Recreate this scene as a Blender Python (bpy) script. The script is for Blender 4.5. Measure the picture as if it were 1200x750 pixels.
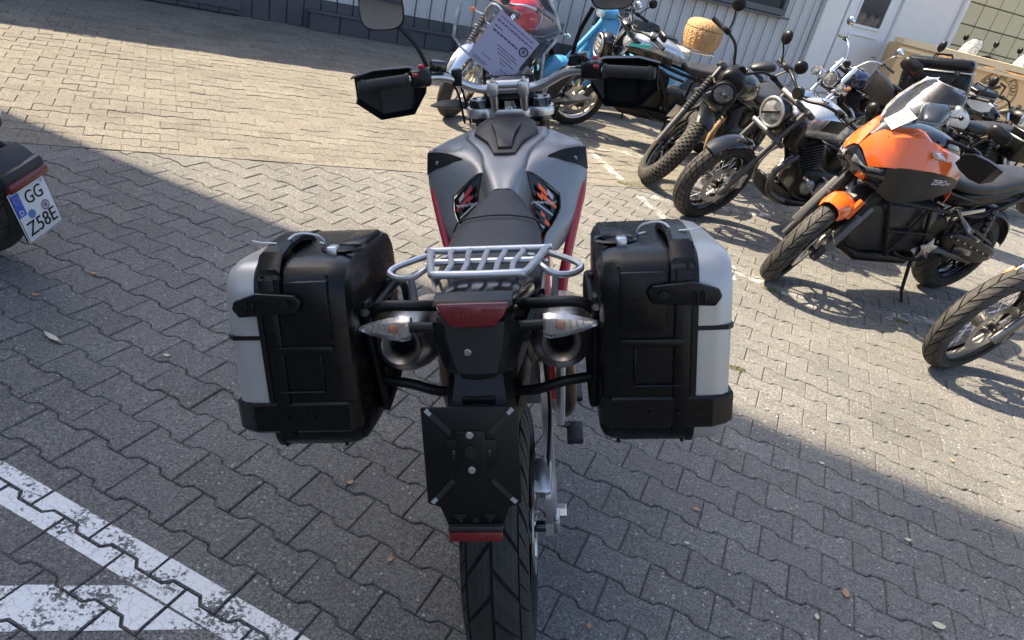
import bpy, bmesh, math, random
from mathutils import Matrix, Vector
R = math.radians
sc = bpy.context.scene
for o in list(bpy.data.objects): bpy.data.objects.remove(o)
COL = sc.collection
random.seed(7)

# ------------------------------------------------------------------ camera
CAM_H, PITCH, ROLL = 1.53, R(27.9), R(13.9)
cd = bpy.data.cameras.new('camera'); cam = bpy.data.objects.new('camera', cd); COL.objects.link(cam)
cd.sensor_fit = 'HORIZONTAL'; cd.sensor_width = 36; cd.lens = 36*833/1200; cd.clip_start = .05; cd.clip_end = 400
fwd = Vector((0, math.cos(PITCH), -math.sin(PITCH))); upv = Vector((0, math.sin(PITCH), math.cos(PITCH))); rgt = Vector((1, 0, 0))
cr = rgt*math.cos(ROLL)+upv*math.sin(ROLL); cu = upv*math.cos(ROLL)-rgt*math.sin(ROLL)
mw = Matrix.Identity(4)
for i in range(3): mw[i][0], mw[i][1], mw[i][2] = cr[i], cu[i], -fwd[i]
mw[2][3] = CAM_H
cam.matrix_world = mw
sc.camera = cam

# ------------------------------------------------------------------ sky and sun
SUN_EL, SUN_AZ = R(50), R(-72.5)           # azimuth from +Y towards +X
w = bpy.data.worlds.new('World'); sc.world = w; w.use_nodes = True
nt = w.node_tree; nt.nodes.clear()
sky = nt.nodes.new('ShaderNodeTexSky'); sky.sky_type = 'NISHITA'; sky.sun_disc = False
sky.sun_elevation = SUN_EL; sky.sun_rotation = SUN_AZ; sky.dust_density = 3.2; sky.air_density = .95; sky.ozone_density = .8
bg = nt.nodes.new('ShaderNodeBackground'); bg.inputs[1].default_value = .115
ow = nt.nodes.new('ShaderNodeOutputWorld')
nt.links.new(sky.outputs[0], bg.inputs[0]); nt.links.new(bg.outputs[0], ow.inputs[0])
sl = bpy.data.lights.new('sun', 'SUN'); sl.energy = 4.9; sl.angle = R(.55); sl.color = (1, .855, .63)
so = bpy.data.objects.new('sun', sl); COL.objects.link(so)
sd = Vector((math.cos(SUN_EL)*math.sin(SUN_AZ), math.cos(SUN_EL)*math.cos(SUN_AZ), math.sin(SUN_EL)))
so.rotation_euler = sd.to_track_quat('Z', 'Y').to_euler(); so.location = sd*30
vs = sc.view_settings; vs.view_transform = 'Standard'; vs.look = 'None'; vs.exposure = 1.6; vs.gamma = 1; vs.use_curve_mapping = False

# ------------------------------------------------------------------ materials
MATS = {}
def mat(name, col, rough=.5, metal=0, var=.12, vscale=14, bump=0, bscale=60, coat=0, rvar=.12, spec=.5, dust=0, dustcol=(.3, .27, .23)):
    if name in MATS: return MATS[name]
    m = bpy.data.materials.new(name); m.use_nodes = True; t = m.node_tree; b = t.nodes['Principled BSDF']; L = t.links
    tc = t.nodes.new('ShaderNodeTexCoord')
    n = t.nodes.new('ShaderNodeTexNoise'); n.inputs['Scale'].default_value = vscale; n.inputs['Detail'].default_value = 5
    L.new(tc.outputs['Object'], n.inputs['Vector'])
    mx = t.nodes.new('ShaderNodeMix'); mx.data_type = 'RGBA'
    mx.inputs[6].default_value = (*[c*(1-var) for c in col], 1); mx.inputs[7].default_value = (*[min(1, c*(1+var)) for c in col], 1)
    L.new(n.outputs[0], mx.inputs[0])
    out = mx.outputs[2]
    if dust:
        n2 = t.nodes.new('ShaderNodeTexNoise'); n2.inputs['Scale'].default_value = 6; n2.inputs['Detail'].default_value = 8; n2.inputs['Roughness'].default_value = .7
        L.new(tc.outputs['Object'], n2.inputs['Vector'])
        mr = t.nodes.new('ShaderNodeMapRange'); mr.inputs[1].default_value = .45; mr.inputs[2].default_value = .8; mr.inputs[4].default_value = dust
        L.new(n2.outputs[0], mr.inputs[0])
        m2 = t.nodes.new('ShaderNodeMix'); m2.data_type = 'RGBA'; m2.inputs[7].default_value = (*dustcol, 1)
        L.new(mr.outputs[0], m2.inputs[0]); L.new(out, m2.inputs[6]); out = m2.outputs[2]
    L.new(out, b.inputs['Base Color'])
    rm = t.nodes.new('ShaderNodeMapRange'); rm.inputs[3].default_value = max(.02, rough-rvar); rm.inputs[4].default_value = min(1, rough+rvar)
    n3 = t.nodes.new('ShaderNodeTexNoise'); n3.inputs['Scale'].default_value = vscale*2.3; n3.inputs['Detail'].default_value = 6
    L.new(tc.outputs['Object'], n3.inputs['Vector']); L.new(n3.outputs[0], rm.inputs[0]); L.new(rm.outputs[0], b.inputs['Roughness'])
    b.inputs['Metallic'].default_value = metal; b.inputs['Specular IOR Level'].default_value = spec
    if coat: b.inputs['Coat Weight'].default_value = coat; b.inputs['Coat Roughness'].default_value = .06
    if bump:
        bp = t.nodes.new('ShaderNodeBump'); bp.inputs['Strength'].default_value = bump; bp.inputs['Distance'].default_value = .002
        n4 = t.nodes.new('ShaderNodeTexNoise'); n4.inputs['Scale'].default_value = bscale; n4.inputs['Detail'].default_value = 4
        L.new(tc.outputs['Object'], n4.inputs['Vector']); L.new(n4.outputs[0], bp.inputs['Height']); L.new(bp.outputs[0], b.inputs['Normal'])
    MATS[name] = m
    return m
BLK = mat('black_plastic', (.004, .004, .0045), .38, bump=.15, bscale=400, dust=.015, spec=.32)
BLKS = mat('black_satin_case', (.0028, .0028, .0032), .27, bump=.16, bscale=450, rvar=.10, dust=.008, spec=.30)
GBLK = mat('gloss_black', (.005, .005, .0055), .14, coat=.5, rvar=.06, dust=.03)
DGREY = mat('dark_grey_plastic', (.014, .0145, .016), .45, bump=.15, bscale=300, dust=.05)
RUB = mat('rubber', (.014, .0135, .013), .68, bump=.3, bscale=200, dust=.40, dustcol=(.075, .07, .064))
GROOVE = mat('tyre_groove', (.004, .004, .004), .9)
RUBD = mat('dusty_rubber', (.030, .028, .026), .78, bump=.3, bscale=200, dust=.5, dustcol=(.14, .125, .11))
ALU = mat('cast_aluminium', (.62, .62, .61), .36, 1, var=.12, bump=.1, bscale=200)
ALUS = mat('silver_painted_rack', (.55, .555, .56), .40, .75, var=.06)
CHR = mat('chrome', (.78, .78, .78), .09, 1, var=.05, rvar=.05)
STEEL = mat('brushed_steel', (.70, .66, .61), .33, 1, var=.10, vscale=9, rvar=.08)
HEATST = mat('heat_tinted_steel', (.22, .165, .12), .32, 1, var=.3, vscale=18)
DST = mat('dark_steel', (.09, .09, .09), .42, .8, var=.25, dust=.2)
ENG = mat('engine_black', (.010, .010, .011), .45, .3, var=.3, dust=.10)
ENGA = mat('engine_alloy', (.33, .33, .32), .42, .9, var=.3, dust=.2)
SEAT = mat('seat_vinyl', (.022, .022, .024), .46, bump=.35, bscale=900, dust=.08)
SILV = mat('silver_case_shell', (.46, .45, .425), .36, .45, var=.05, coat=.1)
TANK = mat('matte_grey_paint', (.235, .238, .245), .30, .35, var=.06, vscale=5, bump=.06, bscale=700)
REDF = mat('red_frame_paint', (.42, .018, .03), .35, coat=.4)
RED = mat('red_gloss_paint', (.52, .012, .018), .16, coat=.8, rvar=.05)
ORG = mat('orange_gloss_paint', (.78, .135, .018), .22, coat=.6, var=.05, rvar=.05)
SBLU = mat('sky_blue_paint', (.085, .34, .60), .22, coat=.6, var=.06)
NAVY = mat('navy_gloss_paint', (.008, .012, .05), .12, coat=.8)
WHT = mat('white_gloss_paint', (.72, .72, .72), .25, coat=.4, var=.04)
SILVP = mat('silver_metallic_paint', (.52, .54, .57), .26, .7, var=.08, coat=.4)
TEAL = mat('teal_stripe', (.08, .55, .48), .3)
OLIV = mat('dark_green_paint', (.018, .03, .024), .22, coat=.5)
AMB = mat('amber_lens', (.55, .16, .02), .2, coat=.5)
REDL = mat('red_lens', (.13, .002, .005), .12, coat=.6, bump=.5, bscale=500)
ORGT = mat('orange_decal', (.85, .13, .02), .4)
GREYT = mat('grey_decal', (.42, .42, .44), .4)
WHTT = mat('white_decal', (.75, .75, .75), .5)
WRAP = mat('brown_exhaust_wrap', (.33, .2, .1), .8, bump=.6, bscale=120, var=.3)
DULLM = mat('warm_tube_alloy', (.50, .42, .33), .4, .8)
def glass(name, tint, ior=1.45, rough=.03, haze=.0):
    m = bpy.data.materials.new(name); m.use_nodes = True; t = m.node_tree; t.nodes.clear()
    o = t.nodes.new('ShaderNodeOutputMaterial'); tr = t.nodes.new('ShaderNodeBsdfTransparent'); g = t.nodes.new('ShaderNodeBsdfGlossy')
    tr.inputs[0].default_value = (*tint, 1); g.inputs['Roughness'].default_value = rough; g.inputs[0].default_value = (.95, .95, .97, 1)
    fr = t.nodes.new('ShaderNodeFresnel'); fr.inputs[0].default_value = ior
    mx = t.nodes.new('ShaderNodeMixShader'); t.links.new(fr.outputs[0], mx.inputs[0]); t.links.new(tr.outputs[0], mx.inputs[1]); t.links.new(g.outputs[0], mx.inputs[2])
    last = mx
    if haze:
        df = t.nodes.new('ShaderNodeBsdfDiffuse'); df.inputs[0].default_value = (.75, .76, .78, 1)
        tc = t.nodes.new('ShaderNodeTexCoord'); n = t.nodes.new('ShaderNodeTexNoise'); n.inputs['Scale'].default_value = 25; n.inputs['Detail'].default_value = 6
        t.links.new(tc.outputs['Object'], n.inputs['Vector'])
        mr = t.nodes.new('ShaderNodeMapRange'); mr.inputs[1].default_value = .35; mr.inputs[2].default_value = .8; mr.inputs[3].default_value = haze*.4; mr.inputs[4].default_value = haze*1.8
        t.links.new(n.outputs[0], mr.inputs[0])
        m2 = t.nodes.new('ShaderNodeMixShader'); t.links.new(mr.outputs[0], m2.inputs[0]); t.links.new(mx.outputs[0], m2.inputs[1]); t.links.new(df.outputs[0], m2.inputs[2]); last = m2
    t.links.new(last.outputs[0], o.inputs[0]); MATS[name] = m
    return m
SCREEN = glass('clear_screen', (.94, .95, .955), ior=1.32, haze=.006)
SCREENM = glass('main_screen', (.93, .94, .95), ior=1.5, haze=.035)
SCREEN2 = glass('tinted_screen', (.35, .37, .4), haze=.05)
LENS = glass('clear_lens', (.9, .9, .9), rough=.10, haze=.22)
MIRR = mat('mirror_glass', (.75, .76, .78), .03, 1, var=0, rvar=.01)
DARKG = mat('dark_window_glass', (.03, .035, .045), .08, 0, var=.3, vscale=4, rvar=.03, spec=.8)

# ------------------------------------------------------------------ mesh helpers
class MB:
    def __init__(s, M=None): s.v = []; s.f = []; s.M = M
    def add(s, vs, fs, M=None):
        k = len(s.v); T = M if M is not None else s.M
        s.v += [tuple(T @ Vector(p)) for p in vs] if T is not None else [tuple(p) for p in vs]
        s.f += [tuple(i+k for i in f) for f in fs]; return s
    def loft(s, rings, cap=True, closed=True, M=None):
        n = len(rings[0]); vs = [p for r in rings for p in r]; fs = []
        for a in range(len(rings)-1):
            for i in range(n if closed else n-1):
                j = (i+1) % n; fs.append((a*n+i, a*n+j, (a+1)*n+j, (a+1)*n+i))
        if cap:
            fs.append(tuple(range(n-1, -1, -1))); fs.append(tuple(range((len(rings)-1)*n, len(rings)*n)))
        return s.add(vs, fs, M)
    def tube(s, pts, r, seg=8, sm=0, closed=False, M=None, flat=1):
        P = [Vector(p) for p in pts]; rr = r if isinstance(r, (list, tuple)) else [r]*len(P)
        if sm:
            Q = []; q = []; n = len(P)
            for i in range(n if closed else n-1):
                if closed: p0, p1, p2, p3 = P[i-1], P[i], P[(i+1) % n], P[(i+2) % n]
                else: p1, p2 = P[i], P[i+1]; p0 = P[i-1] if i else p1*2-p2; p3 = P[i+2] if i+2 < n else p2*2-p1
                for k in range(sm):
                    t = k/sm; Q.append(.5*((2*p1)+(p2-p0)*t+(2*p0-5*p1+4*p2-p3)*t*t+(3*p1-p0-3*p2+p3)*t**3)); q.append(rr[i]*(1-t)+rr[(i+1) % n]*t)
            if not closed: Q.append(P[-1]); q.append(rr[-1])
            P, rr = Q, q
        n = len(P); rings = []; up = None
        for i in range(n):
            d = (P[(i+1) % n]-P[i-1]) if closed else (P[min(i+1, n-1)]-P[max(i-1, 0)])
            d.normalize()
            if up is None: up = d.orthogonal().normalized()
            up = (up-d*up.dot(d)).normalized(); sd_ = d.cross(up)
            rings.append([P[i]+(up*math.cos(2*math.pi*k/seg)+sd_*math.sin(2*math.pi*k/seg)*flat)*rr[i] for k in range(seg)])
        if closed: rings.append(rings[0]); return s.loft(rings, cap=False, M=M)
        return s.loft(rings, M=M)
    def lathe(s, prof, c=(0, 0, 0), axis='X', seg=24, M=None, cap=False):
        rings = []
        for k in range(seg+1):
            a = 2*math.pi*k/seg; ca, sa = math.cos(a), math.sin(a); ring = []
            for (r_, h) in prof:
                p = {'X': (h, r_*ca, r_*sa), 'Y': (r_*sa, h, r_*ca), 'Z': (r_*ca, r_*sa, h)}[axis]
                ring.append((p[0]+c[0], p[1]+c[1], p[2]+c[2]))
            rings.append(ring)
        n = len(prof); vs = [p for r_ in rings[:-1] for p in r_]; fs = []
        for k in range(seg):
            k2 = (k+1) % seg
            for i in range(n-1): fs.append((k*n+i, k2*n+i, k2*n+i+1, k*n+i+1))
        return s.add(vs, fs, M)
    def disc(s, c, r, h, axis='X', seg=20, M=None, bev=.0):
        b = bev or min(h, r)*.12
        return s.lathe([(0.0001, -h/2), (r-b, -h/2), (r, -h/2+b), (r, h/2-b), (r-b, h/2), (.0001, h/2)], c, axis, seg, M)
    def sph(s, c, r, seg=16, rings=10, M=None):
        r = r if isinstance(r, (tuple, list)) else (r, r, r); vs = []; fs = []
        for i in range(rings+1):
            a = math.pi*i/rings
            for k in range(seg):
                b = 2*math.pi*k/seg; vs.append((c[0]+r[0]*math.sin(a)*math.cos(b), c[1]+r[1]*math.sin(a)*math.sin(b), c[2]+r[2]*math.cos(a)))
        for i in range(rings):
            for k in range(seg): j = (k+1) % seg; fs.append((i*seg+k, (i+1)*seg+k, (i+1)*seg+j, i*seg+j))
        return s.add(vs, fs, M)
    def box(s, c, d, bev=0, seg=2, rot=None, M=None, taper=None):
        bm = bmesh.new(); bmesh.ops.create_cube(bm, size=1)
        for v in bm.verts:
            v.co = Vector((v.co.x*d[0], v.co.y*d[1], v.co.z*d[2]))
            if taper and v.co.z < 0: v.co.x *= taper[0]; v.co.y *= taper[1]
        if bev: bmesh.ops.bevel(bm, geom=list(bm.edges), offset=bev, segments=seg, profile=.5, affect='EDGES')
        T = Matrix.Translation(c)
        if rot is not None: T = T @ (rot if isinstance(rot, Matrix) else Matrix.Rotation(R(rot[2]), 4, 'Z') @ Matrix.Rotation(R(rot[1]), 4, 'Y') @ Matrix.Rotation(R(rot[0]), 4, 'X'))
        bm.verts.index_update()
        vs = [T @ v.co for v in bm.verts]; fs = [tuple(v.index for v in f.verts) for f in bm.faces]; bm.free()
        return s.add(vs, fs, M)
    def prism(s, poly, off, bev=0, M=None):
        """poly: list of 3D points (planar-ish), off: vector thickness (centred)"""
        o = Vector(off); bm = bmesh.new()
        a = [bm.verts.new(Vector(p)-o/2) for p in poly]; b = [bm.verts.new(Vector(p)+o/2) for p in poly]; n = len(poly)
        bm.faces.new(a[::-1]); bm.faces.new(b)
        for i in range(n): bm.faces.new((a[i], a[(i+1) % n], b[(i+1) % n], b[i]))
        bmesh.ops.recalc_face_normals(bm, faces=bm.faces)
        if bev: bmesh.ops.bevel(bm, geom=list(bm.edges), offset=bev, segments=2, profile=.5, affect='EDGES')
        bm.verts.index_update(); vs = [v.co.copy() for v in bm.verts]; fs = [tuple(v.index for v in f.verts) for f in bm.faces]; bm.free()
        return s.add(vs, fs, M)
    def skin(s, rows, th=.004, M=None, dens=1, densc=None):
        """open sheet through rows of points, given thickness; dens > 1 rounds it with a spline that keeps the outline"""
        if dens > 1:
            dc = dens if densc is None else densc
            def cr1(L, dens):
                L = [Vector(p) for p in L]; out = []
                if dens < 2: return L
                for i in range(len(L)-1):
                    p1, p2 = L[i], L[i+1]; p0 = L[i-1] if i else p1*2-p2; p3 = L[i+2] if i+2 < len(L) else p2*2-p1
                    for k in range(dens): t = k/dens; out.append(.5*((2*p1)+(p2-p0)*t+(2*p0-5*p1+4*p2-p3)*t*t+(3*p1-p0-3*p2+p3)*t**3))
                return out+[L[-1]]
            rows = [cr1(r_, dc) for r_ in rows]; cols = [cr1([r_[j] for r_ in rows], dens) for j in range(len(rows[0]))]
            rows = [[c[i] for c in cols] for i in range(len(cols[0]))]
        n = len(rows[0]); m = len(rows); P = [[Vector(p) for p in r_] for r_ in rows]; N = [[None]*n for _ in range(m)]
        for i in range(m):
            for j in range(n):
                a = P[min(i+1, m-1)][j]-P[max(i-1, 0)][j]; b = P[i][min(j+1, n-1)]-P[i][max(j-1, 0)]
                q = a.cross(b); N[i][j] = q.normalized() if q.length > 1e-9 else Vector((0, 0, 1))
        top = [P[i][j]+N[i][j]*th/2 for i in range(m) for j in range(n)]; bot = [P[i][j]-N[i][j]*th/2 for i in range(m) for j in range(n)]
        k = m*n; fs = []
        for i in range(m-1):
            for j in range(n-1):
                a, b, c, d = i*n+j, i*n+j+1, (i+1)*n+j+1, (i+1)*n+j; fs.append((a, b, c, d)); fs.append((k+d, k+c, k+b, k+a))
        edge = [(0, j) for j in range(n)]+[(i, n-1) for i in range(1, m)]+[(m-1, j) for j in range(n-2, -1, -1)]+[(i, 0) for i in range(m-2, 0, -1)]
        for q in range(len(edge)):
            a = edge[q][0]*n+edge[q][1]; b = edge[(q+1) % len(edge)]; b = b[0]*n+b[1]; fs.append((b, a, k+a, k+b))
        return s.add(top+bot, fs, M)
    def mir(s):
        k = len(s.v); s.v += [(-p[0], p[1], p[2]) for p in s.v]; s.f += [tuple(i+k for i in f[::-1]) for f in s.f[:]]; return s
    def build(s, name, m, parent=None, smooth=True, sub=0, ang=40, label=None, kind=None):
        me = bpy.data.meshes.new(name); me.from_pydata(s.v, [], s.f); me.validate(); me.update()
        bm = bmesh.new(); bm.from_mesh(me); bmesh.ops.recalc_face_normals(bm, faces=bm.faces); bm.to_mesh(me); bm.free()
        if smooth: me.shade_smooth(); (None if sub else me.set_sharp_from_angle(angle=R(ang)))
        me.materials.append(m); o = bpy.data.objects.new(name, me); COL.objects.link(o)
        if parent is not None: o.parent = parent
        if sub: md = o.modifiers.new('subsurf', 'SUBSURF'); md.levels = sub; md.render_levels = sub; md.boundary_smooth = 'PRESERVE_CORNERS'
        if label: o['label'] = label
        if kind: o['kind'] = kind
        return o
def sec(y, cx, cz, w_, h, n=2.6, seg=18, up=None):
    """superellipse ring in an XZ plane at y"""
    out = []
    for k in range(seg):
        a = 2*math.pi*k/seg; c, s_ = math.cos(a), math.sin(a)
        x = w_/2*math.copysign(abs(c)**(2/n), c); z = h/2*math.copysign(abs(s_)**(2/n), s_)
        out.append((cx+x, y, cz+z))
    return out
def thing(name, label, cat, M=None, group=None):
    o = bpy.data.objects.new(name, None); o.empty_display_size = .1; COL.objects.link(o)
    if M is not None: o.matrix_world = M
    o['label'] = label; o['category'] = cat
    if group: o['group'] = group
    return o
def tag(o, label, cat, group=None):
    o['label'] = label; o['category'] = cat
    if group: o['group'] = group
    return o
def text(s, size, M, m, parent, name='lettering', ex=.0006, align='CENTER'):
    c = bpy.data.curves.new('t', 'FONT'); c.body = s; c.size = size; c.extrude = ex; c.align_x = align; c.align_y = 'CENTER'; c.resolution_u = 3
    o = bpy.data.objects.new('t', c); COL.objects.link(o)
    dg = bpy.context.evaluated_depsgraph_get(); me = bpy.data.meshes.new_from_object(o.evaluated_get(dg)); bpy.data.objects.remove(o)
    me.transform(M); me.materials.clear(); me.materials.append(m); me.name = name
    q = bpy.data.objects.new(name, me); COL.objects.link(q); q.parent = parent
    return q
def frame(o, x, y):
    """4x4 with origin o, x axis, y axis (3-vectors); z = x cross y"""
    x = Vector(x).normalized(); z = x.cross(Vector(y)).normalized(); y = z.cross(x); M = Matrix.Identity(4)
    for i in range(3): M[i][0], M[i][1], M[i][2], M[i][3] = x[i], y[i], z[i], o[i]
    return M
def bike_matrix(x0, y0, psi, lean):
    """rear contact point, heading (from +Y towards +X), lean to its left"""
    F = Vector((math.sin(psi), math.cos(psi), 0)); Rt = Vector((math.cos(psi), -math.sin(psi), 0)); U = Vector((0, 0, 1))
    rt = Rt*math.cos(lean)+U*math.sin(lean); up_ = U*math.cos(lean)-Rt*math.sin(lean); M = Matrix.Identity(4)
    for i in range(3): M[i][0], M[i][1], M[i][2] = rt[i], F[i], up_[i]
    M[0][3], M[1][3] = x0, y0
    return M
def front_pose(fx, fy, psi, lean, wb):
    psi = R(psi); return bike_matrix(fx-wb*math.sin(psi), fy-wb*math.cos(psi), psi, R(lean))
# ------------------------------------------------------------------ ground
def paver_mat(name, base, var, fleck, stain):
    m = bpy.data.materials.new(name); m.use_nodes = True; t = m.node_tree; L = t.links; b = t.nodes['Principled BSDF']; N = t.nodes.new
    ge = N('ShaderNodeNewGeometry'); oi = N('ShaderNodeObjectInfo')
    ad = N('ShaderNodeMath'); ad.operation = 'ADD'; L.new(ge.outputs['Random Per Island'], ad.inputs[0]); L.new(oi.outputs['Random'], ad.inputs[1])
    fr = N('ShaderNodeMath'); fr.operation = 'FRACT'; L.new(ad.outputs[0], fr.inputs[0])
    def noise(scale, detail=4, rough=.6):
        n = N('ShaderNodeTexNoise'); n.inputs['Scale'].default_value = scale; n.inputs['Detail'].default_value = detail; n.inputs['Roughness'].default_value = rough
        L.new(ge.outputs['Position'], n.inputs['Vector']); return n.outputs[0]
    def rng(src, a, b_, c, d):
        r = N('ShaderNodeMapRange'); L.new(src, r.inputs[0]); [setattr(r.inputs[i+1], 'default_value', x) for i, x in enumerate((a, b_, c, d))]; return r.outputs[0]
    def mul(a, b_):
        k = N('ShaderNodeMath'); k.operation = 'MULTIPLY'; L.new(a, k.inputs[0]); L.new(b_, k.inputs[1]); return k.outputs[0]
    g = rng(noise(300, 3, .75), .34, .66, .45, 1.55)            # aggregate grain at three sizes
    g2 = mul(rng(noise(135, 3, .7), .34, .66, .48, 1.52), rng(noise(52, 4, .7), .32, .68, .74, 1.26))
    big = mul(rng(noise(1.3, 5, .6), .3, .7, .80, 1.2), rng(noise(4.5, 6, .7), .56, .72, 1.0, .72))            # broad wear
    pv = rng(fr.outputs[0], 0, 1, 1-var, 1+var)
    f = mul(mul(g, g2), mul(big, pv))
    cm = N('ShaderNodeMix'); cm.data_type = 'RGBA'; cm.blend_type = 'MULTIPLY'; cm.inputs[0].default_value = 1; cm.inputs[6].default_value = (*base, 1)
    cb = N('ShaderNodeCombineColor'); [L.new(f, cb.inputs[i]) for i in range(3)]; L.new(cb.outputs[0], cm.inputs[7])
    # pale mineral flecks
    vo = N('ShaderNodeTexVoronoi'); vo.inputs['Scale'].default_value = 80; L.new(ge.outputs['Position'], vo.inputs['Vector'])
    sp = N('ShaderNodeSeparateColor'); L.new(vo.outputs['Color'], sp.inputs[0])
    rare = rng(sp.outputs[0], .925, .945, 0, 1); near = rng(vo.outputs['Distance'], .24, .34, 1, 0); mk = mul(rare, near)
    mk2 = mul(mk, rng(noise(3, 3), .40, .60, .35, fleck))
    c2 = N('ShaderNodeMix'); c2.data_type = 'RGBA'; L.new(mk2, c2.inputs[0]); L.new(cm.outputs[2], c2.inputs[6]); c2.inputs[7].default_value = (.72, .70, .66, 1)
    vo2 = N('ShaderNodeTexVoronoi'); vo2.inputs['Scale'].default_value = 34; L.new(ge.outputs['Position'], vo2.inputs['Vector'])
    sp2 = N('ShaderNodeSeparateColor'); L.new(vo2.outputs['Color'], sp2.inputs[0]); mk3 = mul(rng(sp2.outputs[1], .90, .91, 0, 1), rng(vo2.outputs['Distance'], .13, .17, 1, 0))
    c2b = N('ShaderNodeMix'); c2b.data_type = 'RGBA'; L.new(mul(mk3, rng(noise(2, 2), .4, .6, .3, fleck)), c2b.inputs[0]); L.new(c2.outputs[2], c2b.inputs[6]); c2b.inputs[7].default_value = (.68, .66, .62, 1); c2 = c2b
    # dusty worn patches
    st = mul(rng(noise(19, 8, .75), .52, .68, 0, stain), rng(noise(2.2, 4), .35, .65, .3, 1))
    c3 = N('ShaderNodeMix'); c3.data_type = 'RGBA'; L.new(st, c3.inputs[0]); L.new(c2.outputs[2], c3.inputs[6]); c3.inputs[7].default_value = (.33, .305, .26, 1)
    L.new(c3.outputs[2], b.inputs['Base Color']); b.inputs['Roughness'].default_value = .88; b.inputs['Specular IOR Level'].default_value = .25
    bp = N('ShaderNodeBump'); bp.inputs['Strength'].default_value = .8; bp.inputs['Distance'].default_value = .004; L.new(f, bp.inputs['Height']); L.new(bp.outputs[0], b.inputs['Normal'])
    return m
PAVE = paver_mat('concrete_paver', (.226, .219, .206), .12, .9, .4)
PAVEF = paver_mat('old_concrete_paver', (.245, .226, .192), .15, .6, .95)
SAND = mat('joint_sand', (.115, .108, .095), .95, var=.5, vscale=40, bump=.6, bscale=300, dust=.9, dustcol=(.19, .18, .155))
SANDF = mat('pale_joint_sand', (.15, .137, .115), .95, var=.5, vscale=40, bump=.6, bscale=300)

A_NEAR, A_FAR = R(-17), R(29.5)
PL, PW, PA = .2, .1315, .0095
def outline(ins):
    e = PL/2-ins; us = [-e, -.061, -.043, .043, .061, e]; hs = [1, 1, -1, -1, 1, 1]
    top = [(u, PW/2+PA*h-ins) for u, h in zip(us, hs)]; return top+[(u, -v) for u, v in top[::-1]]
OUT, TOP = outline(.0015), outline(.0046)
OUTF, TOPF = outline(.0012), outline(.0036)
def paver_geo(fn, z=0, lo=-.02, o1=OUT, o2=TOP, tilt=(0, 0)):
    n = len(o1); vs = []
    for pts, zz in ((o1, lo), (o1, -.0045), (o2, 0)):
        for (u, v) in pts: x, y = fn(u, v); vs.append((x, y, zz+z+tilt[0]*u+tilt[1]*v))
    fs = [tuple(2*n+i for i in range(n))]
    for k in range(2):
        for i in range(n): j = (i+1) % n; fs.append((k*n+i, k*n+j, (k+1)*n+j, (k+1)*n+i))
    return vs, fs
def clip(poly, half):
    """Sutherland-Hodgman against half planes (px,py,nx,ny): keep side n.(p)>=0"""
    for (px, py, nx, ny) in half:
        out = []
        for i in range(len(poly)):
            a, b = poly[i], poly[(i+1) % len(poly)]; da = (a[0]-px)*nx+(a[1]-py)*ny; db = (b[0]-px)*nx+(b[1]-py)*ny
            if da >= 0: out.append(a)
            if da*db < 0: t = da/(da-db); out.append((a[0]+(b[0]-a[0])*t, a[1]+(b[1]-a[1])*t))
        poly = out
        if len(poly) < 3: return []
    return poly
def halves(poly):
    c = (sum(p[0] for p in poly)/len(poly), sum(p[1] for p in poly)/len(poly)); H = []
    for i in range(len(poly)):
        a, b = poly[i], poly[(i+1) % len(poly)]; nx, ny = -(b[1]-a[1]), b[0]-a[0]
        if (c[0]-a[0])*nx+(c[1]-a[1])*ny < 0: nx, ny = -nx, -ny
        H.append((a[0], a[1], nx, ny))
    return H
SEAM = (-1.97, 3.985); SDIR = (math.cos(R(30.5)), math.sin(R(30.5))); SN = (SDIR[1], -SDIR[0])      # normal points to the near field
def seam_d(x, y): return (x-SEAM[0])*SN[0]+(y-SEAM[1])*SN[1]
gb = MB().add([(-60, -40, -.0095), (60, -40, -.0095), (60, 80, -.0095), (-60, 80, -.0095)], [(0, 1, 2, 3)])
ground = gb.build('ground', SAND, smooth=False); ground['kind'] = 'structure'
fbo = MB()
fbo.add([(SEAM[0]+SDIR[0]*u-SN[0]*v, SEAM[1]+SDIR[1]*u-SN[1]*v, -.0062) for u, v in ((-9, 0), (16, 0), (16, 14), (-9, 14))], [(0, 1, 2, 3)])
fbo.build('sand_bed', SANDF, ground, smooth=False)
me_p = bpy.data.meshes.new('paver'); v_, f_ = paver_geo(lambda u, v: (u, v)); me_p.from_pydata(v_, [], f_); me_p.materials.append(PAVE); me_p.update()
def cam_px(p):
    d = Vector(p)-Vector((0, 0, CAM_H)); z = d.dot(fwd)
    return (600+833*d.dot(cr)/z, 375-833*d.dot(cu)/z) if z > .05 else (9e9, 9e9)
near, farf = [], []
def lattice(ang, ref, pred, dst):
    ca, sa = math.cos(ang), math.sin(ang)
    for j in range(-130, 131):
        for i in range(-90, 91):
            u = (i+(.5 if j % 2 else 0))*PL; v = j*PW
            x, y = ref[0]+u*ca-v*sa, ref[1]+u*sa+v*ca
            if pred(x, y): dst.append((x, y, ang))
lattice(A_NEAR, (-1.145, 1.772), lambda x, y: seam_d(x, y) > -.16 and .1 < y < 8.2 and -4.2 < x < 5.6 and abs(x) < 1.9+y*.62, near)
lattice(A_FAR, (-2.0, 4.9), lambda x, y: seam_d(x, y) < .16 and y < 14.5 and -7.5 < x < 8.5 and x > -(1.2+.75*y), farf)
MARKS = []      # (polygon, strength)
def stripe(a, b, w_):
    d = Vector((b[0]-a[0], b[1]-a[1])).normalized(); n = Vector((-d.y, d.x))*w_/2
    return [(a[0]+n.x, a[1]+n.y), (b[0]+n.x, b[1]+n.y), (b[0]-n.x, b[1]-n.y), (a[0]-n.x, a[1]-n.y)]
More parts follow.
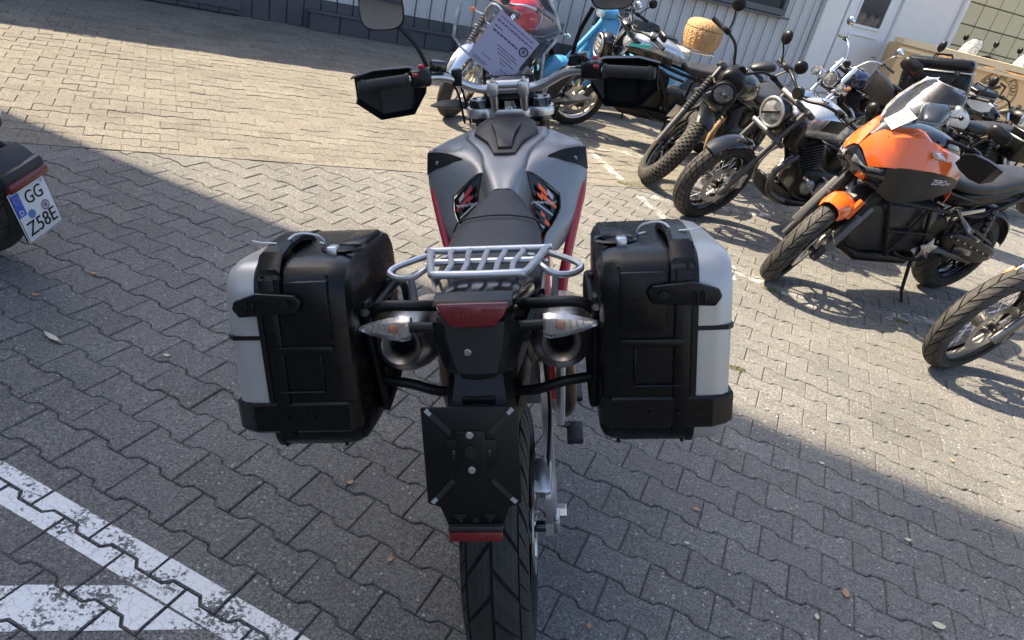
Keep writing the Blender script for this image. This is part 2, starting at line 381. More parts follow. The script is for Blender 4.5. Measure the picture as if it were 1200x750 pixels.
LINE1 = [(-2.2, 1.67), (.62, .81), (.59, .712), (-2.23, 1.572)]
LINE2 = [(-2.2, .66), (-.735, 1.108), (-.52, 1.045), (-2.2, .53)]
def near_marks(): return (LINE1, LINE2)
fresh = MB(); worn = MB()
WORN = [stripe((.05, 6.47), (2.2, 7.15), .12), stripe((.45, 5.36), (1.9, 5.72), .11), stripe((1.15, 4.35), (1.75, 4.0), .10), stripe((2.2, 4.12), (3.6, 4.6), .11), stripe((.1, 6.9), (.75, 5.3), .07), stripe((.75, 5.3), (1.25, 4.1), .07)]
def put_marks(fn, z, top):
    w_ = [fn(u, v) for u, v in top]
    for polys, mb in ((near_marks(), fresh), (WORN, worn)):
        for pg in polys:
            q = clip(w_, halves(pg))
            if len(q) > 2: mb.add([(x, y, z+.0013) for x, y in q], [tuple(range(len(q)))])
near.sort(key=lambda p: (0 if (-40 < cam_px((p[0], p[1], 0))[0] < 1240 and cam_px((p[0], p[1], 0))[1] < 790) else 1, p[0]**2+p[1]**2))
rest = MB()
for k, (x, y, a) in enumerate(near):
    ca, sa = math.cos(a), math.sin(a); z = random.uniform(-.0032, .0012); rz = random.gauss(0, .006)
    ca, sa = math.cos(a+rz), math.sin(a+rz); tx, ty = random.gauss(0, .004), random.gauss(0, .006); tl = (random.gauss(0, .006), random.gauss(0, .008))
    fn = lambda u, v: (x+u*ca-v*sa, y+u*sa+v*ca)
    cut = seam_d(x, y) < .14
    if not cut: put_marks(fn, z+max(0, abs(tl[0])*.05), TOP)
    if k < 300 and not cut:
        o = bpy.data.objects.new('paver', me_p); COL.objects.link(o); o.parent = ground
        o.rotation_euler = (tl[1], -tl[0], a+rz); o.location = (x, y, z)
    else:
        o1, o2 = OUT, TOP
        if cut:
            H = [(SEAM[0]+SN[0]*.006, SEAM[1]+SN[1]*.006, SN[0], SN[1])]; w1 = clip([fn(*p) for p in OUT], H)
            if len(w1) < 3: continue
            n = len(w1); vs = [(p[0], p[1], -.02) for p in w1]+[(p[0], p[1], z) for p in w1]
            rest.add(vs, [tuple(n+i for i in range(n))]+[(i, (i+1) % n, n+(i+1) % n, n+i) for i in range(n)])
        else: rest.add(*paver_geo(fn, z, tilt=tl))
rest.build('paver_field', PAVE, ground, smooth=False, kind='stuff')
rest = MB()
for (x, y, a) in farf:
    rz = random.gauss(0, .006); ca, sa = math.cos(a+rz), math.sin(a+rz); z = random.uniform(-.003, .0015); tl = (random.gauss(0, .01), random.gauss(0, .014))
    fn = lambda u, v: (x+u*ca-v*sa, y+u*sa+v*ca)
    if seam_d(x, y) > -.14:
        w1 = clip([fn(*p) for p in OUT], [(SEAM[0]-SN[0]*.006, SEAM[1]-SN[1]*.006, -SN[0], -SN[1])])
        if len(w1) < 3: continue
        n = len(w1); vs = [(p[0], p[1], -.02) for p in w1]+[(p[0], p[1], z) for p in w1]
        rest.add(vs, [tuple(n+i for i in range(n))]+[(i, (i+1) % n, n+(i+1) % n, n+i) for i in range(n)])
    else:
        put_marks(fn, z, TOPF); rest.add(*paver_geo(fn, z, o1=OUTF, o2=TOPF, tilt=tl))
rest.build('paver_field', PAVEF, ground, smooth=False, kind='stuff')
def paint(name, lo, hi, col):
    m = bpy.data.materials.new(name); m.use_nodes = True; t = m.node_tree; L = t.links; b = t.nodes['Principled BSDF']; N = t.nodes.new
    ge = N('ShaderNodeNewGeometry'); n = N('ShaderNodeTexNoise'); n.inputs['Scale'].default_value = 85; n.inputs['Detail'].default_value = 6; n.inputs['Roughness'].default_value = .7
    n2 = N('ShaderNodeTexNoise'); n2.inputs['Scale'].default_value = 9; n2.inputs['Detail'].default_value = 4
    L.new(ge.outputs['Position'], n.inputs['Vector']); L.new(ge.outputs['Position'], n2.inputs['Vector'])
    ad = N('ShaderNodeMath'); ad.operation = 'MULTIPLY_ADD'; L.new(n2.outputs[0], ad.inputs[0]); ad.inputs[1].default_value = .75; L.new(n.outputs[0], ad.inputs[2])
    mr = N('ShaderNodeMapRange'); mr.inputs[1].default_value = lo; mr.inputs[2].default_value = hi; L.new(ad.outputs[0], mr.inputs[0]); L.new(mr.outputs[0], b.inputs['Alpha'])
    vo = N('ShaderNodeTexVoronoi'); vo.feature = 'DISTANCE_TO_EDGE'; vo.inputs['Scale'].default_value = 45; L.new(ge.outputs['Position'], vo.inputs['Vector'])
    cr_ = N('ShaderNodeMapRange'); cr_.inputs[1].default_value = 0; cr_.inputs[2].default_value = .05; cr_.inputs[3].default_value = .72; cr_.inputs[4].default_value = 1; L.new(vo.outputs[0], cr_.inputs[0])
    mx = N('ShaderNodeMix'); mx.data_type = 'RGBA'; mx.blend_type = 'MULTIPLY'; mx.inputs[0].default_value = 1; mx.inputs[6].default_value = (*col, 1); L.new(cr_.outputs[0], mx.inputs[7]); L.new(mx.outputs[2], b.inputs['Base Color'])
    b.inputs['Roughness'].default_value = .7
    return m
fo = fresh.build('painted_line', paint('road_paint', .755, .84, (.68, .69, .68)), smooth=False); fo['kind'] = 'structure'
fo = worn.build('worn_painted_line', paint('worn_road_paint', .86, .98, (.66, .64, .58)), smooth=False); fo['kind'] = 'structure'

# ------------------------------------------------------------------ buildings
WO = Vector((-4.9, 8.12, 0)); WA = R(27.6)
WM = Matrix.Translation(WO) @ Matrix.Rotation(WA, 4, 'Z')      # x along the wall, -y towards the yard
WGREY = mat('grey_sheet_wall', (.56, .555, .55), .55, var=.05, vscale=3, dust=.2, dustcol=(.3, .3, .3))
WDARK = mat('dark_grey_plinth', (.075, .08, .092), .6, var=.15, vscale=4, dust=.3, dustcol=(.12, .12, .12))
PLAS = mat('white_plaster', (.84, .82, .78), .85, var=.06, vscale=6, bump=.8, bscale=90)
DOORW = mat('white_door_paint', (.82, .82, .81), .4, var=.04, vscale=4)
WFRM = mat('grey_window_frame', (.10, .11, .12), .45)
TILE = mat('yellow_glass_tile', (.66, .56, .33), .35, var=.22, vscale=3, dust=.3, dustcol=(.25, .24, .17))
GROUT = mat('dark_grout', (.10, .095, .08), .9)
hall = thing('grey_hall', 'grey sheet-clad hall with dark plinth and window behind the motorbikes', 'building', WM)
MB().box((1.5, 1.6, 1.55), (16.0, 3.0, 3.1)).build('wall', WDARK, hall, smooth=False)
MB().box((1.5, 1.5, 3.18), (16.4, 3.5, .16), .01).build('roof', WFRM, hall, smooth=False)
WIN = (6.75, 8.86, 1.34, 2.5)
bd = .195; k = 0; s = -6.4
while s < 9.5:
    wdt = min(bd, 9.52-s)
    lo = .34+.0
    cx = s+wdt/2
    segs = [(lo, 3.08)]
    if WIN[0]-.02 < cx < WIN[1]+.02: segs = [(lo, WIN[2]-.03), (WIN[3]+.03, 3.08)]
    for (a, b) in segs:
        mb = MB(); h2 = (wdt-.012)/2
        prof = [(-h2, .0), (-h2+.006, -.020), (-h2+.03, -.020), (-h2+.04, -.009), (h2-.04, -.009), (h2-.03, -.020), (h2-.006, -.020), (h2, .0)]
        ring = lambda z: [(cx+u, .098+v-.0, z) for u, v in prof]
        mb.loft([ring(a), ring(b)], cap=True); mb.build('cladding_panel', WGREY, hall, smooth=False)
    MB().box((cx, .075, .165), (wdt-.01, .03, .33), .003, 1).build('plinth_board', WDARK, hall, smooth=False)
    s += bd
wn_ = MB()
for (x0, x1, z0, z1) in ((WIN[0], WIN[1], WIN[2]-.03, WIN[2]+.06), (WIN[0], WIN[1], WIN[3]-.05, WIN[3]+.03), (WIN[0], WIN[0]+.08, WIN[2]+.06, WIN[3]-.05), (WIN[1]-.08, WIN[1], WIN[2]+.06, WIN[3]-.05), ((WIN[0]+WIN[1])/2-.04, (WIN[0]+WIN[1])/2+.04, WIN[2]+.06, WIN[3]-.05)):
    wn_.box(((x0+x1)/2, .06, (z0+z1)/2), (x1-x0, .09, z1-z0), .006, 1)
wfo = wn_.build('window', WFRM, hall, smooth=False)
MB().box(((WIN[0]+WIN[1])/2, .075, 1.92), (WIN[1]-WIN[0]-.1, .012, 1.1)).build('pane', DARKG, wfo, smooth=False)
MB().box(((WIN[0]+WIN[1])/2, .02, WIN[2]-.055), (WIN[1]-WIN[0]+.12, .13, .03), .006).build('sill', WFRM, wfo, smooth=False)
# low dark doors at the left and a ledge at the foot of the wall
ld = thing('low_ledge', 'low dark boarded ledge at the foot of the grey wall', 'ledge', WM @ Matrix.Translation((2.75, 0, 0)))
for i in range(5): MB().box((-.72+i*.36, -.02, .10), (.35, .12, .20), .006).build('board', WDARK, ld, smooth=False)
MB().box((0, -.03, .212), (1.84, .15, .02), .004).build('top_board', WDARK, ld, smooth=False)
dd = thing('dark_double_door', 'dark grey boarded door in the hall wall, cut off by the top edge', 'door', WM @ Matrix.Translation((.3, .04, 0)))
for i in range(8):
    MB().box((-.88+i*.22, -.0, 1.05), (.212, .04, 2.06), .004).build('board', WDARK, dd, smooth=False)
for z in (.12, 1.0): MB().box((-.11, -.028, z), (1.78, .025, .09), .004).build('rail', WDARK, dd, smooth=False)
# white annexe
ann = thing('white_annexe', 'white plastered annexe with a white glazed door', 'building', WM @ Matrix.Translation((9.56, 0, 0)))
MB().box((1.5, 1.6, 1.6), (3.0, 3.0, 3.2)).build('wall', PLAS, ann, smooth=False)
MB().box((.22, .06, 1.6), (.43, .10, 3.19), .01).build('pilaster', PLAS, ann, smooth=False)
MB().box((2.25, .07, 1.6), (1.2, .09, 3.18), .008).build('plaster_panel', PLAS, ann, smooth=False)
MB().tube([(2.93, .0, 0), (2.93, .0, 3.2)], .05, 12).build('downpipe', DOORW, ann)
dr = MB().box((1.05, .075, 1.02), (1.02, .045, 2.04), .006).build('door', DOORW, ann, smooth=False)
fr_ = MB()
for (x0, x1, z0, z1) in ((.47, .53, 0, 2.12), (1.57, 1.63, 0, 2.12), (.53, 1.57, 2.05, 2.12)): fr_.box(((x0+x1)/2, .05, (z0+z1)/2), (x1-x0, .10, z1-z0), .006)
fr_.build('door_frame', DOORW, dr, smooth=False)
MB().box((1.02, .048, 1.78), (.56, .02, .66), .004).build('door_pane', DARKG, dr, smooth=False)
fr_ = MB()
for (x0, x1, z0, z1) in ((.70, .735, 1.40, 2.04), (1.305, 1.34, 1.40, 2.04), (.735, 1.305, 1.40, 1.445), (.70, 1.34, 1.28, 1.30), (.735, 1.305, 2.005, 2.04)): fr_.box(((x0+x1)/2, .043, (z0+z1)/2), (x1-x0, .032, z1-z0), .004)
fr_.build('pane_frame', DOORW, dr, smooth=False)
MB().tube([(1.46, .05, 1.02), (1.46, -.0, 1.02), (1.36, -.0, 1.02)], .011, 8).build('door_handle', ALU, dr)
# tiled wall
tw = thing('tiled_wall', 'yellowish wall of large square glass tiles at the right edge', 'wall', WM @ Matrix.Translation((12.6, .35, 0)))
MB().box((2.6, .2, 1.7), (5.2, .3, 3.4)).build('wall', GROUT, tw, smooth=False)
me_t = None
for i in range(12):
    for j in range(9):
        if me_t is None: q = MB().box((0, 0, 0), (.392, .03, .342), .006, 1).build('tile', TILE, tw, smooth=False); me_t = q.data
        else: q = bpy.data.objects.new('tile', me_t); COL.objects.link(q); q.parent = tw
        q.location = (.22+i*.41, .043+random.uniform(-.003, .003), .22+j*.36)
# building out of frame on the left whose corner throws the near shade
sb = thing('shading_building', 'tall plastered building left of the frame that throws the foreground shade', 'building', Matrix.Translation((-7.2, 5.17, 0)) @ Matrix.Rotation(R(-17.5), 4, 'Z'))
MB().box((-5, -9.0, 7.5), (10, 18, 15)).build('wall', PLAS, sb, smooth=False)
MB().box((-5.02, -9.02, 15.1), (10.0, 17.9, .2)).build('roof', WFRM, sb, smooth=False)
for j in range(3):
    for i in range(5): MB().box((.0, -2.2-i*3.3, 2.2+j*4), (.08, 1.2, 1.6), .01, 1).build('window', DARKG, sb, smooth=False)

# workshop behind the photographer, seen only in mirrors and chrome
wk = thing('workshop', 'long white workshop with dark glazed gates behind the photographer', 'building', Matrix.Translation((0, -9.5, 0)))
MB().box((0, -2, 1.8), (30, 4, 3.6)).build('wall', PLAS, wk, smooth=False)
for i in range(6):
    g_ = MB().box((-11+i*4.3, .03, 1.35), (2.9, .08, 2.7), .01, 1).build('gate', WFRM, wk, smooth=False)
    for k in range(3): MB().box((-11.92+i*4.3+k*.92, .08, 1.5), (.80, .03, 2.1), .005, 1).build('pane', DARKG, g_, smooth=False)
# ------------------------------------------------------------------ motorcycle components
def tyre_pt(Rw, tw, a):
    """cross section: a in degrees from the crown; returns (x, r)"""
    a = R(a); sh = tw*.50
    return (tw/2*math.sin(a), Rw-sh*.98+sh*.98*math.copysign(abs(math.cos(a))**.9, math.cos(a)))
def wheel(root, name, y, Rw, tw, kind='cast', tread='road', tyre=None, rim=None, M=None, nsp=5, disc=None, spokes=None, steps=40, discs=(1,)):
    tyre = tyre or RUB; rim = rim or GBLK
    T = (M if M is not None else Matrix.Identity(4)) @ Matrix.Translation((0, y, Rw))
    rr = Rw-tw*.72; rw = tw*.34
    rb = MB(T)
    rb.lathe([(rr+.012, -rw), (rr+.004, -rw*.86), (rr-.012, -rw*.55), (rr-.018, 0), (rr-.012, rw*.55), (rr+.004, rw*.86), (rr+.012, rw), (rr+.002, rw*.9), (rr-.004, 0), (rr+.002, -rw*.9), (rr+.012, -rw)], seg=steps)
    rb.disc((0, 0, 0), .045, tw*.9, seg=18); rb.disc((0, 0, 0), .014, tw*1.5, seg=10)
    if kind == 'cast':
        for k in range(nsp):
            for d in (-.14, .14):
                a = 2*math.pi*k/nsp; a1 = a+d*.6; a2 = a+d*1.5
                rb.tube([(0, .035*math.cos(a1), .035*math.sin(a1)), (0, (rr-.012)*math.cos(a2), (rr-.012)*math.sin(a2))], [.014, .010], 6)
    w_ = rb.build(name, rim, root)
    if kind == 'spoke':
        sb_ = MB(T)
        for k in range(36):
            a = 2*math.pi*k/36; s = 1 if k % 2 else -1; da = (.55 if (k//2) % 2 else -.55)
            sb_.tube([(s*tw*.36, .042*math.cos(a), .042*math.sin(a)), (s*rw*.15, (rr-.014)*math.cos(a+da*.55), (rr-.014)*math.sin(a+da*.55))], .0021, 4)
        sb_.build('spokes', spokes or CHR, w_, kind='stuff')
    tb = MB(T)
    angs = list(range(-128, 129, 16)); base = .0055 if tread != 'none' else 0
    if tread == 'knob': base = .009
    tb.lathe([(tyre_pt(Rw-base, tw, a)[1], tyre_pt(Rw-base, tw, a)[0]) for a in angs], seg=steps)
    ty = tb.build('tyre', tyre if tread == 'none' else GROOVE, w_, ang=50)
    if tread != 'none':
        for s_ in (-1, 1): MB(T).lathe([(tyre_pt(Rw-base+.0012, tw, s_*a)[1], tyre_pt(Rw-base+.0012, tw, s_*a)[0]) for a in range(80, 129, 12)], seg=steps).build('sidewall', tyre, w_)
    # tread blocks
    cells = []
    def blk(q, hgt): cells.append((q, hgt))
    if tread == 'knob':
        n = int(2*math.pi*Rw/.042)
        for k in range(n):
            p0 = k/n*360
            for (a0, a1, sh) in ((-9, 9, 0), (-32, -13, .5), (13, 32, .5), (-56, -37, 0), (37, 56, 0), (-76, -60, .5), (60, 76, .5)):
                blk([(p0+sh*360/n, a0), (p0+sh*360/n+360/n*.68, a0), (p0+sh*360/n+360/n*.68, a1), (p0+sh*360/n, a1)], .011)
    elif tread == 'road':
        n = int(2*math.pi*Rw/.105); st = 360/n
        for k in range(n):
            p0 = k*st
            for s in (-1, 1):
                o = 0 if s > 0 else st*.5
                for (a0, a1, l0, l1) in ((2.5, 45, 0, .87), (49, 84, .12, .50), (49, 84, .56, .98)):
                    sk = .95
                    f = lambda p, a: (p0+o+p*st+sk*st*(a/60), s*a)
                    blk([f(l0, a0), f(l1, a0), f(l1, a1), f(l0, a1)], .007)
    elif tread == 'trail':
        n = int(2*math.pi*Rw/.055); st = 360/n
        for k in range(n):
            p0 = k*st
            for (a0, a1, sh) in ((-14, 14, 0), (-44, -18, .5), (18, 44, .5), (-74, -48, .15), (48, 74, .15)):
                z = .18*st if a0 != -14 else 0
                blk([(p0+sh*st, a0), (p0+sh*st+st*.82, a0+2), (p0+sh*st+st*.82+z, a1), (p0+sh*st+z, a1-2)], .005)
    if cells:
        bb = MB(T)
        for q, hgt in cells:
            nu, nv = 2, 4
            top, bot = [], []
            for i in range(nu+1):
                for j in range(nv+1):
                    u, v = i/nu, j/nv
                    ph = (q[0][0]*(1-u)+q[1][0]*u)*(1-v)+(q[3][0]*(1-u)+q[2][0]*u)*v; a = (q[0][1]*(1-u)+q[1][1]*u)*(1-v)+(q[3][1]*(1-u)+q[2][1]*u)*v
                    for lst, dr_ in ((top, 0), (bot, -hgt)):
                        x, r_ = tyre_pt(Rw+dr_, tw, a); p = R(ph); lst.append((x, r_*math.cos(p), r_*math.sin(p)))
            m_ = nv+1; K = len(top); fs = []
            for i in range(nu):
                for j in range(nv): fs.append((i*m_+j, (i+1)*m_+j, (i+1)*m_+j+1, i*m_+j+1))
            ed = [i*m_ for i in range(nu+1)]+[nu*m_+j for j in range(1, m_)]+[i*m_+nv for i in range(nu-1, -1, -1)]+[j for j in range(nv-1, 0, -1)]
            for z in range(len(ed)): a, b = ed[z], ed[(z+1) % len(ed)]; fs.append((a, b, K+b, K+a))
            bb.add(top+bot, fs)
        bb.build('tread', tyre, w_, smooth=False, kind='stuff')
    if disc:
        for s in discs:
            db = MB(T); x = s*tw*.52
            db.lathe([(disc, x-.002), (disc, x+.002), (disc*.72, x+.002), (disc*.72, x-.002), (disc, x-.002)], seg=28)
            for k in range(6): a = k*math.pi/3; db.tube([(x, .04*math.cos(a), .04*math.sin(a)), (x, disc*.74*math.cos(a+.2), disc*.74*math.sin(a+.2))], .006, 5)
            db.build('brake_disc', STEEL, w_)
    return w_
def steer_matrix(wb, Rf, rake, ang):
    ra = R(rake); ax = Vector((0, -math.sin(ra), math.cos(ra))); A = Vector((0, wb-.045, Rf))
    return Matrix.Translation(A) @ Matrix.Rotation(R(ang), 4, ax) @ Matrix.Translation(-A)
def mirror_part(root, M, base, top, face, size, shape='oval', stem=BLK, head=BLK, glassn=None):
    """stem from base to top, head centred at face; mirror face looks backwards (-y)"""
    sm_ = MB(M).tube([base, ((base[0]*.6+top[0]*.4), base[1]*.5+top[1]*.5, base[2]*.45+top[2]*.55), top], [.007, .006, .007], 8, sm=3)
    o = sm_.build('mirror', stem, root)
    hb = MB(M); n = 20; rings = []
    for dy, k in ((.028, .35), (.022, .75), (.010, .97), (0, 1.0), (-.003, .96)):
        ring = []
        for i in range(n):
            a = 2*math.pi*i/n; e = 2 if shape == 'oval' else 3.2
            c, s_ = math.cos(a), math.sin(a); ring.append((face[0]+size[0]/2*k*math.copysign(abs(c)**(2/e), c), face[1]+dy, face[2]+size[1]/2*k*math.copysign(abs(s_)**(2/e), s_)))
        rings.append(ring)
    hb.loft(rings); hb.build('mirror_housing', head, o)
    g = MB(M); ring = [(face[0]+(p[0]-face[0])*.93, face[1]-.0045, face[2]+(p[2]-face[2])*.93) for p in rings[3]]; ring2 = [(p[0], p[1]+.002, p[2]) for p in ring]
    g.loft([ring2, ring]); g.build('mirror_glass', MIRR, o, smooth=False)
    return o
def signal(root, M, c, d, size=.035, body=BLK, lens=AMB, stem_from=None):
    """small turn signal at c; lens looks along d"""
    d = Vector(d).normalized(); c = Vector(c); b = MB(M)
    if stem_from is not None: b.tube([stem_from, c], .007, 6)
    b.tube([c-d*size*.8, c-d*size*.4, c+d*size*.2], [size*.3, size*.75, size*.8], 12); o = b.build('turn_signal', body, root)
    MB(M).tube([c+d*size*.2, c+d*size*.45, c+d*size*.6], [size*.76, size*.68, size*.3], 12).build('lens', lens, o)
    return o
def round_light(root, M, c, r, depth, shell=BLK, ring=CHR, d=(0, 1, 0), bar=False):
    d = Vector(d).normalized(); c = Vector(c)
    o = MB(M).tube([c-d*depth, c-d*depth*.8, c-d*depth*.35, c], [r*.45, r*.75, r*.98, r], 24).build('headlight', shell, root)
    q = c+d*.004; a = d.orthogonal().normalized(); b_ = d.cross(a)
    MB(M).tube([q+(a*math.cos(t*math.pi/12)+b_*math.sin(t*math.pi/12))*r*.95 for t in range(24)], r*.10, 8, closed=True).build('bezel', ring, o)
    rf = MB(M).tube([c-d*.03, c-d*.012, c-d*.004], [r*.25, r*.5, r*.88], 24); rf.build('reflector', ALU, o)
    MB(M).sph(c-d*.006, r*.22, 12, 8).build('bulb', CHR, o)
    if bar:
        u_ = Vector((1, 0, 0)) - d*d.x; u_.normalize(); MB(M).box(c+d*.018, (r*1.5, .006, r*.16), .002, 1, rot=(0, 35, 0)).build('light_bar', BLK, o)
    MB(M).tube([c, c+d*.010, c+d*.016], [r*.88, r*.72, r*.05], 24).build('lens', LENS, o)
    return o
def grip_bar(root, M, path, r=.011, barm=BLK, grips=True, gl=.115, gr=.0165):
    """path: half bar from centre to right end; mirrored"""
    full = [(-p[0], p[1], p[2]) for p in path[::-1]]+[p for p in path if p[0] > 1e-6]
    o = MB(M).tube(full, r, 10, sm=4).build('handlebar', barm, root)
    for s in (-1, 1):
        e = Vector(path[-1]); q = Vector(path[-2]); d = (e-q).normalized(); a = e-d*gl
        e = Vector((e.x*s, e.y, e.z)); a = Vector((a.x*s, a.y, a.z))
        MB(M).tube([a, a+(e-a)*.04, a+(e-a)*.96, e], [gr*1.25, gr, gr, gr*1.15], 12).build('grip', RUB, o)
        dd_ = (e-a).normalized()
        MB(M).box(a-dd_*.035, (.055, .038, .042), .008, 2).build('switch_cluster', BLK, o)
        l0 = a-dd_*.03+Vector((0, .03, 0)); MB(M).tube([l0, l0+dd_*.04+Vector((0, .03, -.004)), e+Vector((0, .045, -.008))], [.006, .006, .005], 6, sm=3, flat=.6).build('lever', ALU if barm is CHR else BLK, o)
    return o
def fender(root, M, y, z, Rw, a0, a1, wd_, m, name='front_fender', drop=.03):
    rows = []
    for k in range(11):
        a = R(a0+(a1-a0)*k/10); row = []
        for (u, dr_) in ((-1, -drop), (-.86, -drop*.35), (-.5, .0), (0, .006), (.5, .0), (.86, -drop*.35), (1, -drop)):
            tp = 1-.25*abs(k/5-1)**3; row.append((u*wd_/2*tp, y+(Rw+dr_)*math.cos(a), z+(Rw+dr_)*math.sin(a)))
        rows.append(row)
    return MB(M).skin(rows, .004).build(name, m, root)

def moto(name, label, pos, psi, lean, steer, group=None, wb=1.42, Rf=.33, Rr=.32, twf=.115, twr=.155, rake=26, tank=GBLK, tank_dim=None, seat=True,
         wheels='spoke', tread='road', tyre=None, fork='conv', forkm=None, fend=BLK, headl='round', hl_z=.90, hl_r=.088, hl_ring=CHR, hl_bar=False, barp=None, barm=BLK,
         engine=True, exhaust=STEEL, header=None, mirrors=True, mir_m=BLK, frame_m=BLK, fullframe=True, rear=True, sig=True, fend_a=(40, 118), fz=.06, sigm=BLK, rim=None, tubem=CHR):
    root = thing(name, label, 'motorcycle', front_pose(pos[0], pos[1], psi, lean, wb), group)
    S = steer_matrix(wb, Rf, rake, steer); forkm = forkm or ALU; tr = math.tan(R(rake))
    fy = lambda z: wb-(z-Rf)*tr
    wheel(root, 'front_wheel', wb, Rf, twf, wheels, tread, tyre, rim, S, disc=.15, discs=(-1,))
    wheel(root, 'rear_wheel', 0, Rr, twr, wheels, tread if tread != 'knob' else 'knob', tyre, rim, disc=.11, discs=(1,))
    fx = twf/2+.052
    for s in (-1, 1):
        if fork == 'usd':
            MB(S).tube([(s*fx, fy(Rf-.03), Rf-.03), (s*fx, fy(Rf+.30), Rf+.30)], .022, 12).build('fork_tube', CHR, root)
            MB(S).tube([(s*fx, fy(Rf+.28), Rf+.28), (s*fx, fy(.98), .98)], .029, 12).build('fork_leg', forkm, root)
        else:
            MB(S).tube([(s*fx, fy(Rf-.04)+.0, Rf-.04), (s*fx, fy(Rf+.26), Rf+.26)], [.024, .028], 12).build('fork_leg', forkm, root)
            MB(S).tube([(s*fx, fy(Rf+.24), Rf+.24), (s*fx, fy(1.0), 1.0)], .019, 12).build('fork_tube', tubem, root)
            if fork == 'gaiter':
                n = 12; pts = [(s*fx, fy(Rf+.25+.28*i/(2*n)), Rf+.25+.28*i/(2*n)) for i in range(2*n+1)]
                MB(S).tube(pts, [.034 if i % 2 else .027 for i in range(2*n+1)], 12).build('fork_gaiter', RUB, root)
        MB(S).box((s*(fx+.0), fy(Rf)-.02, Rf), (.05, .05, .07), .01).build('axle_clamp', forkm, root)
    MB(S).box((-(twf/2+.035), wb-.13, Rf+.07), (.05, .06, .12), .012).build('brake_caliper', ALU, root)
    for z in (.74, .97): MB(S).box((0, fy(z)-.03, z), (2*fx+.075, .10, .035), .01, rot=(rake, 0, 0)).build('triple_clamp', DST, root)
    if fend is not None: fender(root, S, wb, Rf, Rf+fz-.03, fend_a[0], fend_a[1], twf*1.25, fend)
    hy = fy(hl_z)+.14
    if headl == 'round':
        round_light(root, S, (0, hy, hl_z), hl_r, .14, BLK, hl_ring, (0, 1, -.08), hl_bar)
        for s in (-1, 1): MB(S).tube([(s*fx*.98, fy(hl_z), hl_z), (s*hl_r*.98, hy-.05, hl_z)], .012, 6).build('headlight_bracket', BLK, root)
    barp = barp or [(0, fy(1.0)-.01, 1.02), (.06, fy(1.0)-.015, 1.03), (.16, fy(1.0)-.03, 1.07), (.28, fy(1.0)-.085, 1.075), (.41, fy(1.0)-.13, 1.06)]
    grip_bar(root, S, barp, barm=barm)
    MB(S).disc((0, fy(1.0)+.055, 1.05), .042, .035, 'Y', 18).build('speedometer', BLK, root)
    if mirrors:
        b = Vector(barp[-2])
        for s in (-1, 1): mirror_part(root, S, (s*b.x, b.y, b.z+.01), (s*(b.x+.08), b.y-.0, b.z+.15), (s*(b.x+.09), b.y-.0, b.z+.19), (.105, .105), 'oval', mir_m if mir_m is CHR else BLK, mir_m)
    if sig:
        for s in (-1, 1): signal(root, S, (s*(fx+.11), fy(.86)+.03, .86), (0, 1, 0), .03, sigm, AMB, (s*fx, fy(.86), .86))
    # tank
    tl = tank_dim or [(.50, .82, .12, .10), (.58, .86, .20, .18), (.72, .90, .27, .23), (.86, .915, .29, .24), (.97, .905, .24, .20), (1.03, .89, .15, .12)]
    if tank is not None:
        t = MB().loft([sec(y, 0, z-.02, w_, h, 2.7, 22) for (y, z, w_, h) in tl]).build('tank', tank, root, sub=1)
        MB().disc((0, tl[3][0]-.02, tl[3][1]+tl[3][3]/2-.02), .033, .02, 'Z', 18).build('fuel_cap', CHR, t)
    if seat: MB().loft([sec(y, 0, z, w_, h, 3.2, 20) for (y, z, w_, h) in [(-.26, .845, .14, .05), (-.22, .845, .19, .085), (.0, .835, .23, .10), (.22, .80, .26, .10), (.42, .79, .22, .10), (.55, .81, .16, .07)]]).build('seat', SEAT, root, sub=1)
    # frame
    fb = MB()
    for s in (-1, 1):
        fb.tube([(s*.03, fy(.84)-.05, .84), (s*.08, .78, .50+.02), (s*.11, .75, .33), (s*.12, .45, .30), (s*.12, .36, .45), (s*.10, .30, .70), (s*.09, -.18, .78)], .016, 8, sm=3)
        fb.tube([(s*.03, fy(.9)-.05, .88), (s*.09, .70, .78), (s*.10, .30, .72)], .016, 8, sm=3)
        fb.tube([(s*.11, .36, .42), (s*.10, -.02, .72)], .012, 8)
    fb.build('frame', frame_m, root)
    for s in (-1, 1):
        MB().tube([(s*(twr/2+.02), .40, .36), (s*(twr/2+.035), .0, Rr)], [.03, .022], 8, flat=1).build('swingarm', DST, root)
        sp = [(s*(twr/2+.045), .02+.10*i/16, Rr+.05+.34*i/16) for i in range(17)]
        MB().tube(sp, [.028 if i % 2 else .018 for i in range(17)], 10).build('shock_absorber', DST, root)
    if engine:
        MB().box((0, .55, .42), (.26, .36, .24), .045, 3).build('engine_case', ENG, root)
        for s in (-1, 1):
            MB().disc((s*.15, .50, .40), .095, .06, 'X', 26, bev=.02).build('engine_cover', ENG if s > 0 else ENGA, root); MB().disc((s*.145, .68, .42), .06, .05, 'X', 20, bev=.015).build('engine_cover', ENGA, root)
        fn_ = MB()
        for i in range(9): fn_.box((0, .70+.012*i, .545+.022*i), (.20, .19, .009), .003, 1, rot=(-18, 0, 0))
        fn_.build('cooling_fins', ENG, root, kind='stuff')
        MB().box((0, .76, .63), (.12, .12, .24), .02, rot=(-18, 0, 0)).build('cylinder', ENG, root)
        MB().box((0, .45, .60), (.19, .18, .17), .03).build('airbox', BLK, root)
    if exhaust is not None:
        hd = header or STEEL
        MB().tube([(.05, .84, .66), (.08, .98, .58), (.10, 1.0, .40), (.12, .85, .27), (.15, .55, .24), (.17, .35, .26)], .021, 10, sm=5).build('exhaust_header', hd, root)
        MB().tube([(.17, .36, .26), (.18, .28, .28), (.20, -.16, .40), (.20, -.20, .41)], [.024, .05, .05, .032], 14).build('muffler', exhaust, root)
